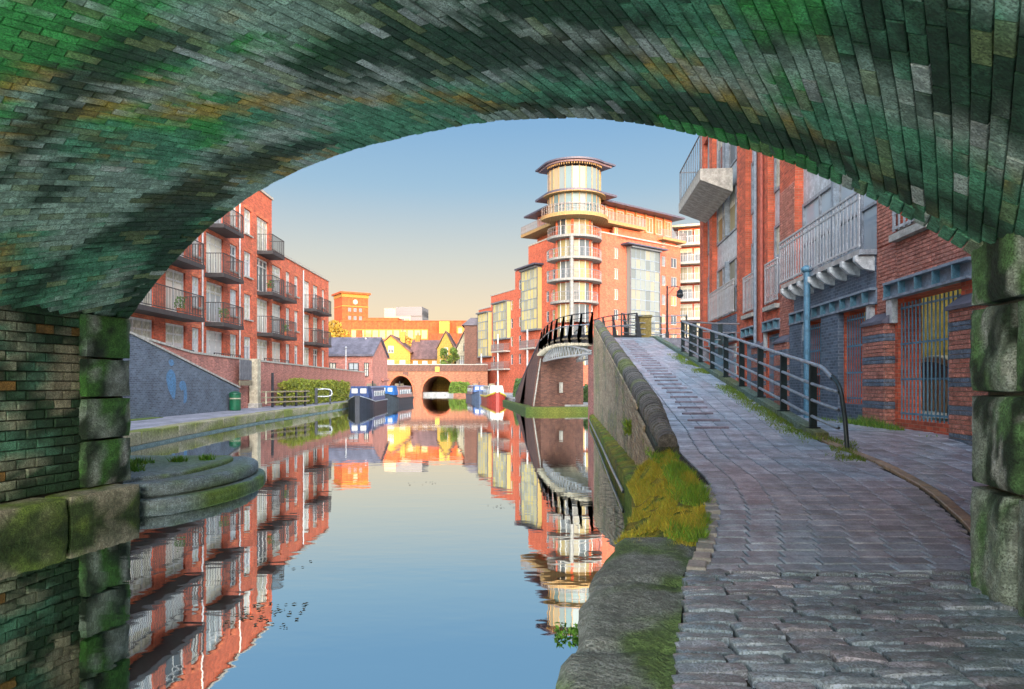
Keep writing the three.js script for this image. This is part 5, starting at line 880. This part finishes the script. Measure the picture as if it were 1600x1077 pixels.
tufts('grass_fringe', 'bright green grass fringe along the path edging', 'grass', bladeM(.17, .34, .02), 6000, () => { for (;;) { const d = rr(6.3, 11.5), x = pathL(d) + .05 - .42 * rnd() * rnd(), q = fbm(x * 4, d * 3, 70); if (q < .47) continue; const P = [x, rampY(d) - .035, -d]; P.k = .4 + 5 * (q - .45); return P; } }, .085, .012);
tufts('kerb_weeds', 'weeds and moss along the foot of the ramp railing', 'weeds', bladeM(.13, .22, .012), 9000, () => { for (;;) { const d = rr(9.6, 25), x = kerbLine(d) - .16 - rnd() * rnd() * .45 + (d < 11.8 ? rr(0, .6) * Math.max(0, 1 - Math.abs(d - 11) / 1.2) : 0); if (fbm(x * 2, d * 1.3, 80) < .43) continue; return [x, rampY(d) - .01, -d]; } }, .07, .014);
tufts('wall_foot_weeds', 'weeds at the foot of the striped brick piers', 'weeds', bladeM(.12, .24, .015), 1300, () => { for (;;) { const d = rr(10, 18), x = facadeR(d) - .24 - .3 * rnd() * rnd(), q = fbm(x * 1.5, d * 1.7, 90); if (q < .55) continue; const P = [x, paveY(d) - .01, -d]; P.k = .4 + 6 * (q - .53); return P; } }, .11, .016);
tufts('apron_weeds', 'green weeds growing on the rounded stone apron', 'weeds', bladeM(.12, .30, .012), 900, i => { const c = [[-6.75, 11.9], [-6.5, 11.5], [-6.9, 12.6], [-6.3, 12.9], [-5.9, 13.2]][i % 5], r = .3 * rnd() * (i % 5 > 2 ? .5 : 1), a = rr(0, 6.28); return [c[0] + r * Math.cos(a), .42, -(c[1] + r * Math.sin(a))]; }, .13, .022);
tufts('wall_fern', 'tuft of fern growing out of the ramp wall', 'weeds', bladeM(.22, .34, .02), 160, () => [wallX(13.5) - rr(0, .16), .98 + rr(-.1, .14), -13.5 + rr(-.14, .14)], .16, .03);
// ------------------------------------------------------------------ far towpath furniture
{
  const b = thing('litter_bin', 'dark green litter bin beside the blue brick wall', 'litter bin', [-14.85, .465, -36.6]);
  mesh('body', (() => { const p = [[0, 0], [.27, 0], [.29, .05], [.3, .86], [.31, .9]]; return new THREE.LatheGeometry(p.map(v => new THREE.Vector2(...v)), 18); })(), plain(.015, .16, .07, .4), b); mesh('lid', [new THREE.SphereGeometry(.32, 18, 8, 0, 6.3, 0, 1.5).scale(1, .5, 1).translate(0, .88, 0)], plain(.012, .11, .05, .4), b); mesh('band', cyl(.306, .306, .06, 0, .62, 0, 18), M.cream, b);
  const g = thing('timber_gate', 'weathered pale timber rails with dark posts beside the pillar', 'gate', [-14.6, .47, -41.6], 1.2);
  for (const x of [0, 1.1, 2.2, 3.1]) mesh('post', rb(.12, x ? 1.05 : 2.1, .12, x, x ? .52 : 1.05, 0, .015), M.darkMetal, g); for (const y of [.95, .6, .32]) mesh('rail', rb(4.4, .09, .06, 1.2, y, .09, .01), M.timber, g); for (const x of [-.7]) mesh('rail_end', rb(.08, .8, .07, x, .6, .12, .01), M.cream, g);
  const h = thing('mooring_barrier', 'dark post with white looped rail at the quay edge', 'barrier', [-13.55, .47, -47.2], .35);
  mesh('post', [rb(.2, 1.15, .2, 0, .57, 0, .02)], M.darkMetal, h); mesh('post', [rb(.12, .95, .12, .95, .47, 0, .02)], M.darkMetal, h); mesh('loop', tube([[.1, 1.05], [.8, 1.06], [1.02, .95], [1.04, .68], [.85, .58], [.1, .56]].map(p => new THREE.Vector3(p[0], p[1], .07)), .045, 30, 6), M.white, h);
  for (const [x, d, t, l] of [[-19.3, 66, 5, 'thin pale pole in front of the cottage gable'], [-17.4, 71.5, 5.2, 'thin pale mast beside the arched cottage windows'], [-16.5, 77, 6.5, 'dark lamp column beside the pointed hut'], [-19.2, 100, 6.5, 'dark lamp column before the far bridge']]) { const p = thing('pole', l, 'pole', [x, .5, -d]); mesh('shaft', cyl(.06, .045, t, 0, 0, 0, 8), l.startsWith('thin') ? M.white : M.darkMetal, p); mesh('cap', new THREE.SphereGeometry(.12, 8, 6).translate(0, t, 0), M.paleMetal, p); }
}
// ------------------------------------------------------------------ car behind the garage grille
{
  const th = Math.atan2(-.9965, -.0837); const c = thing('parked_car', 'pale car with black wheel behind the yellow garage grille', 'car', [facadeR(15.2) + 2.2, 1.03, -15.2], th);
  const s = new THREE.Shape(); s.moveTo(-2.0, .25); s.lineTo(-2.05, .7); s.quadraticCurveTo(-1.9, .86, -1.1, .92); s.quadraticCurveTo(-.5, 1.42, .2, 1.44); s.quadraticCurveTo(1.2, 1.42, 1.7, .95); s.lineTo(2.02, .85); s.lineTo(2.02, .3); s.lineTo(1.62, .3); s.absarc(1.25, .3, .36, 0, Math.PI, false); s.lineTo(-.9, .3); s.absarc(-1.25, .3, .36, 0, Math.PI, false); s.lineTo(-2.0, .25);
  mesh('body', new THREE.ExtrudeGeometry(s, { depth: 1.55, bevelEnabled: true, bevelSize: .06, bevelThickness: .08, bevelSegments: 3, curveSegments: 10 }).translate(0, 0, -.8), plain(.62, .55, .34, .3), c);
  const ws = new THREE.Shape(); ws.moveTo(-1.0, .95); ws.quadraticCurveTo(-.5, 1.34, .15, 1.36); ws.quadraticCurveTo(1.0, 1.34, 1.45, .95); mesh('side_window', new THREE.ExtrudeGeometry(ws, { depth: .02, bevelEnabled: false }).translate(0, 0, .835), M.panes[3], c);
  for (const x of [-1.25, 1.25]) for (const z of [-.7, .78]) { const w = new THREE.Group(); w.name = 'wheel'; c.add(w); mesh('tyre', new THREE.TorusGeometry(.24, .085, 8, 20).translate(x, .3, z), M.black, w); mesh('rim', new THREE.CylinderGeometry(.2, .2, .1, 14).rotateX(Math.PI / 2).translate(x, .3, z), M.galv, w); }
  for (const z of [-.5, .5]) mesh('headlight', new THREE.SphereGeometry(.1, 10, 6).scale(.6, .8, 1.4).translate(-2.03, .68, z), M.panes[2], c);
  const k = thing('wall_lamp', 'small red lamp on the blue brick behind the railing end', 'lamp', [facadeR(17.9) - .2, 1.98, -17.9]); mesh('housing', rb(.1, .2, .42, 0, 0, 0, .04), plain(.5, .02, .02, .4), k); mesh('back_plate', bx(.04, .26, .5, .07, 0, 0), M.darkMetal, k);
}
// ------------------------------------------------------------------ leaves afloat
{
  const m = leafM(.05, .05, .025), spots = [[-2.0, 5.6], [.6, 4.9], [-1.1, 6.6], [-.3, 8.6], [-.8, 5.0], [.9, 12.5], [-2.4, 7.0], [-1.7, 13], [-.2, 10.7], [-3.4, 12]];
  const o3 = new THREE.Object3D(), N = 90, im = new THREE.InstancedMesh(leafG, m, N); im.name = 'floating_leaves'; tag(im, 'scattered dead leaves floating on the canal', 'leaves', null, 'stuff'); scene.add(im); im.castShadow = im.receiveShadow = true;
  for (let i = 0; i < N; i++) { const [x, d] = spots[i % 10 < 6 ? 0 : i % 10]; o3.position.set(x + rr(-.28, .28), .006, -(d + rr(-.3, .3))); o3.rotation.set(-Math.PI / 2, 0, rr(0, 6.3)); o3.scale.setScalar(rr(.02, .06)); o3.updateMatrix(); im.setMatrixAt(i, o3.matrix); }
  const w = thing('floating_weed', 'small clump of green weed floating beside the edge stone', 'weed', [.42, .01, -5.15]); leaves(w, 'weed_leaves', leafM(.10, .26, .01), 60, .05, () => [rr(-.09, .09), rr(0, .05), rr(-.12, .12)]);
}
// potted plants out on the balconies
for (const [d, y, l] of [[38.2, 5.28, 'leafy potted plant on the lower wide balcony of the brick flats'], [45.6, 7.98, 'bushy potted plant on a middle balcony of the brick flats'], [48.6, 5.28, 'small potted shrub on a low balcony past the roof step'], [33.2, 5.28, 'potted plant at the end of the long lowest balcony']]) { const p = thing('potted_plant', l, 'plant', [-16.15, y, -d]); mesh('pot', cyl(.13, .18, .3, 0, 0, 0, 12), M.orangeBrick, p); leaves(p, 'foliage', leafM(.08, .2, .02), 140, .12, () => { const a = rr(0, 6.3), r = .26 * Math.sqrt(rnd()); return [r * Math.cos(a), rr(.3, .85), r * Math.sin(a)]; }); }
scene.environmentIntensity = 1;
renderer.render(scene, camera);
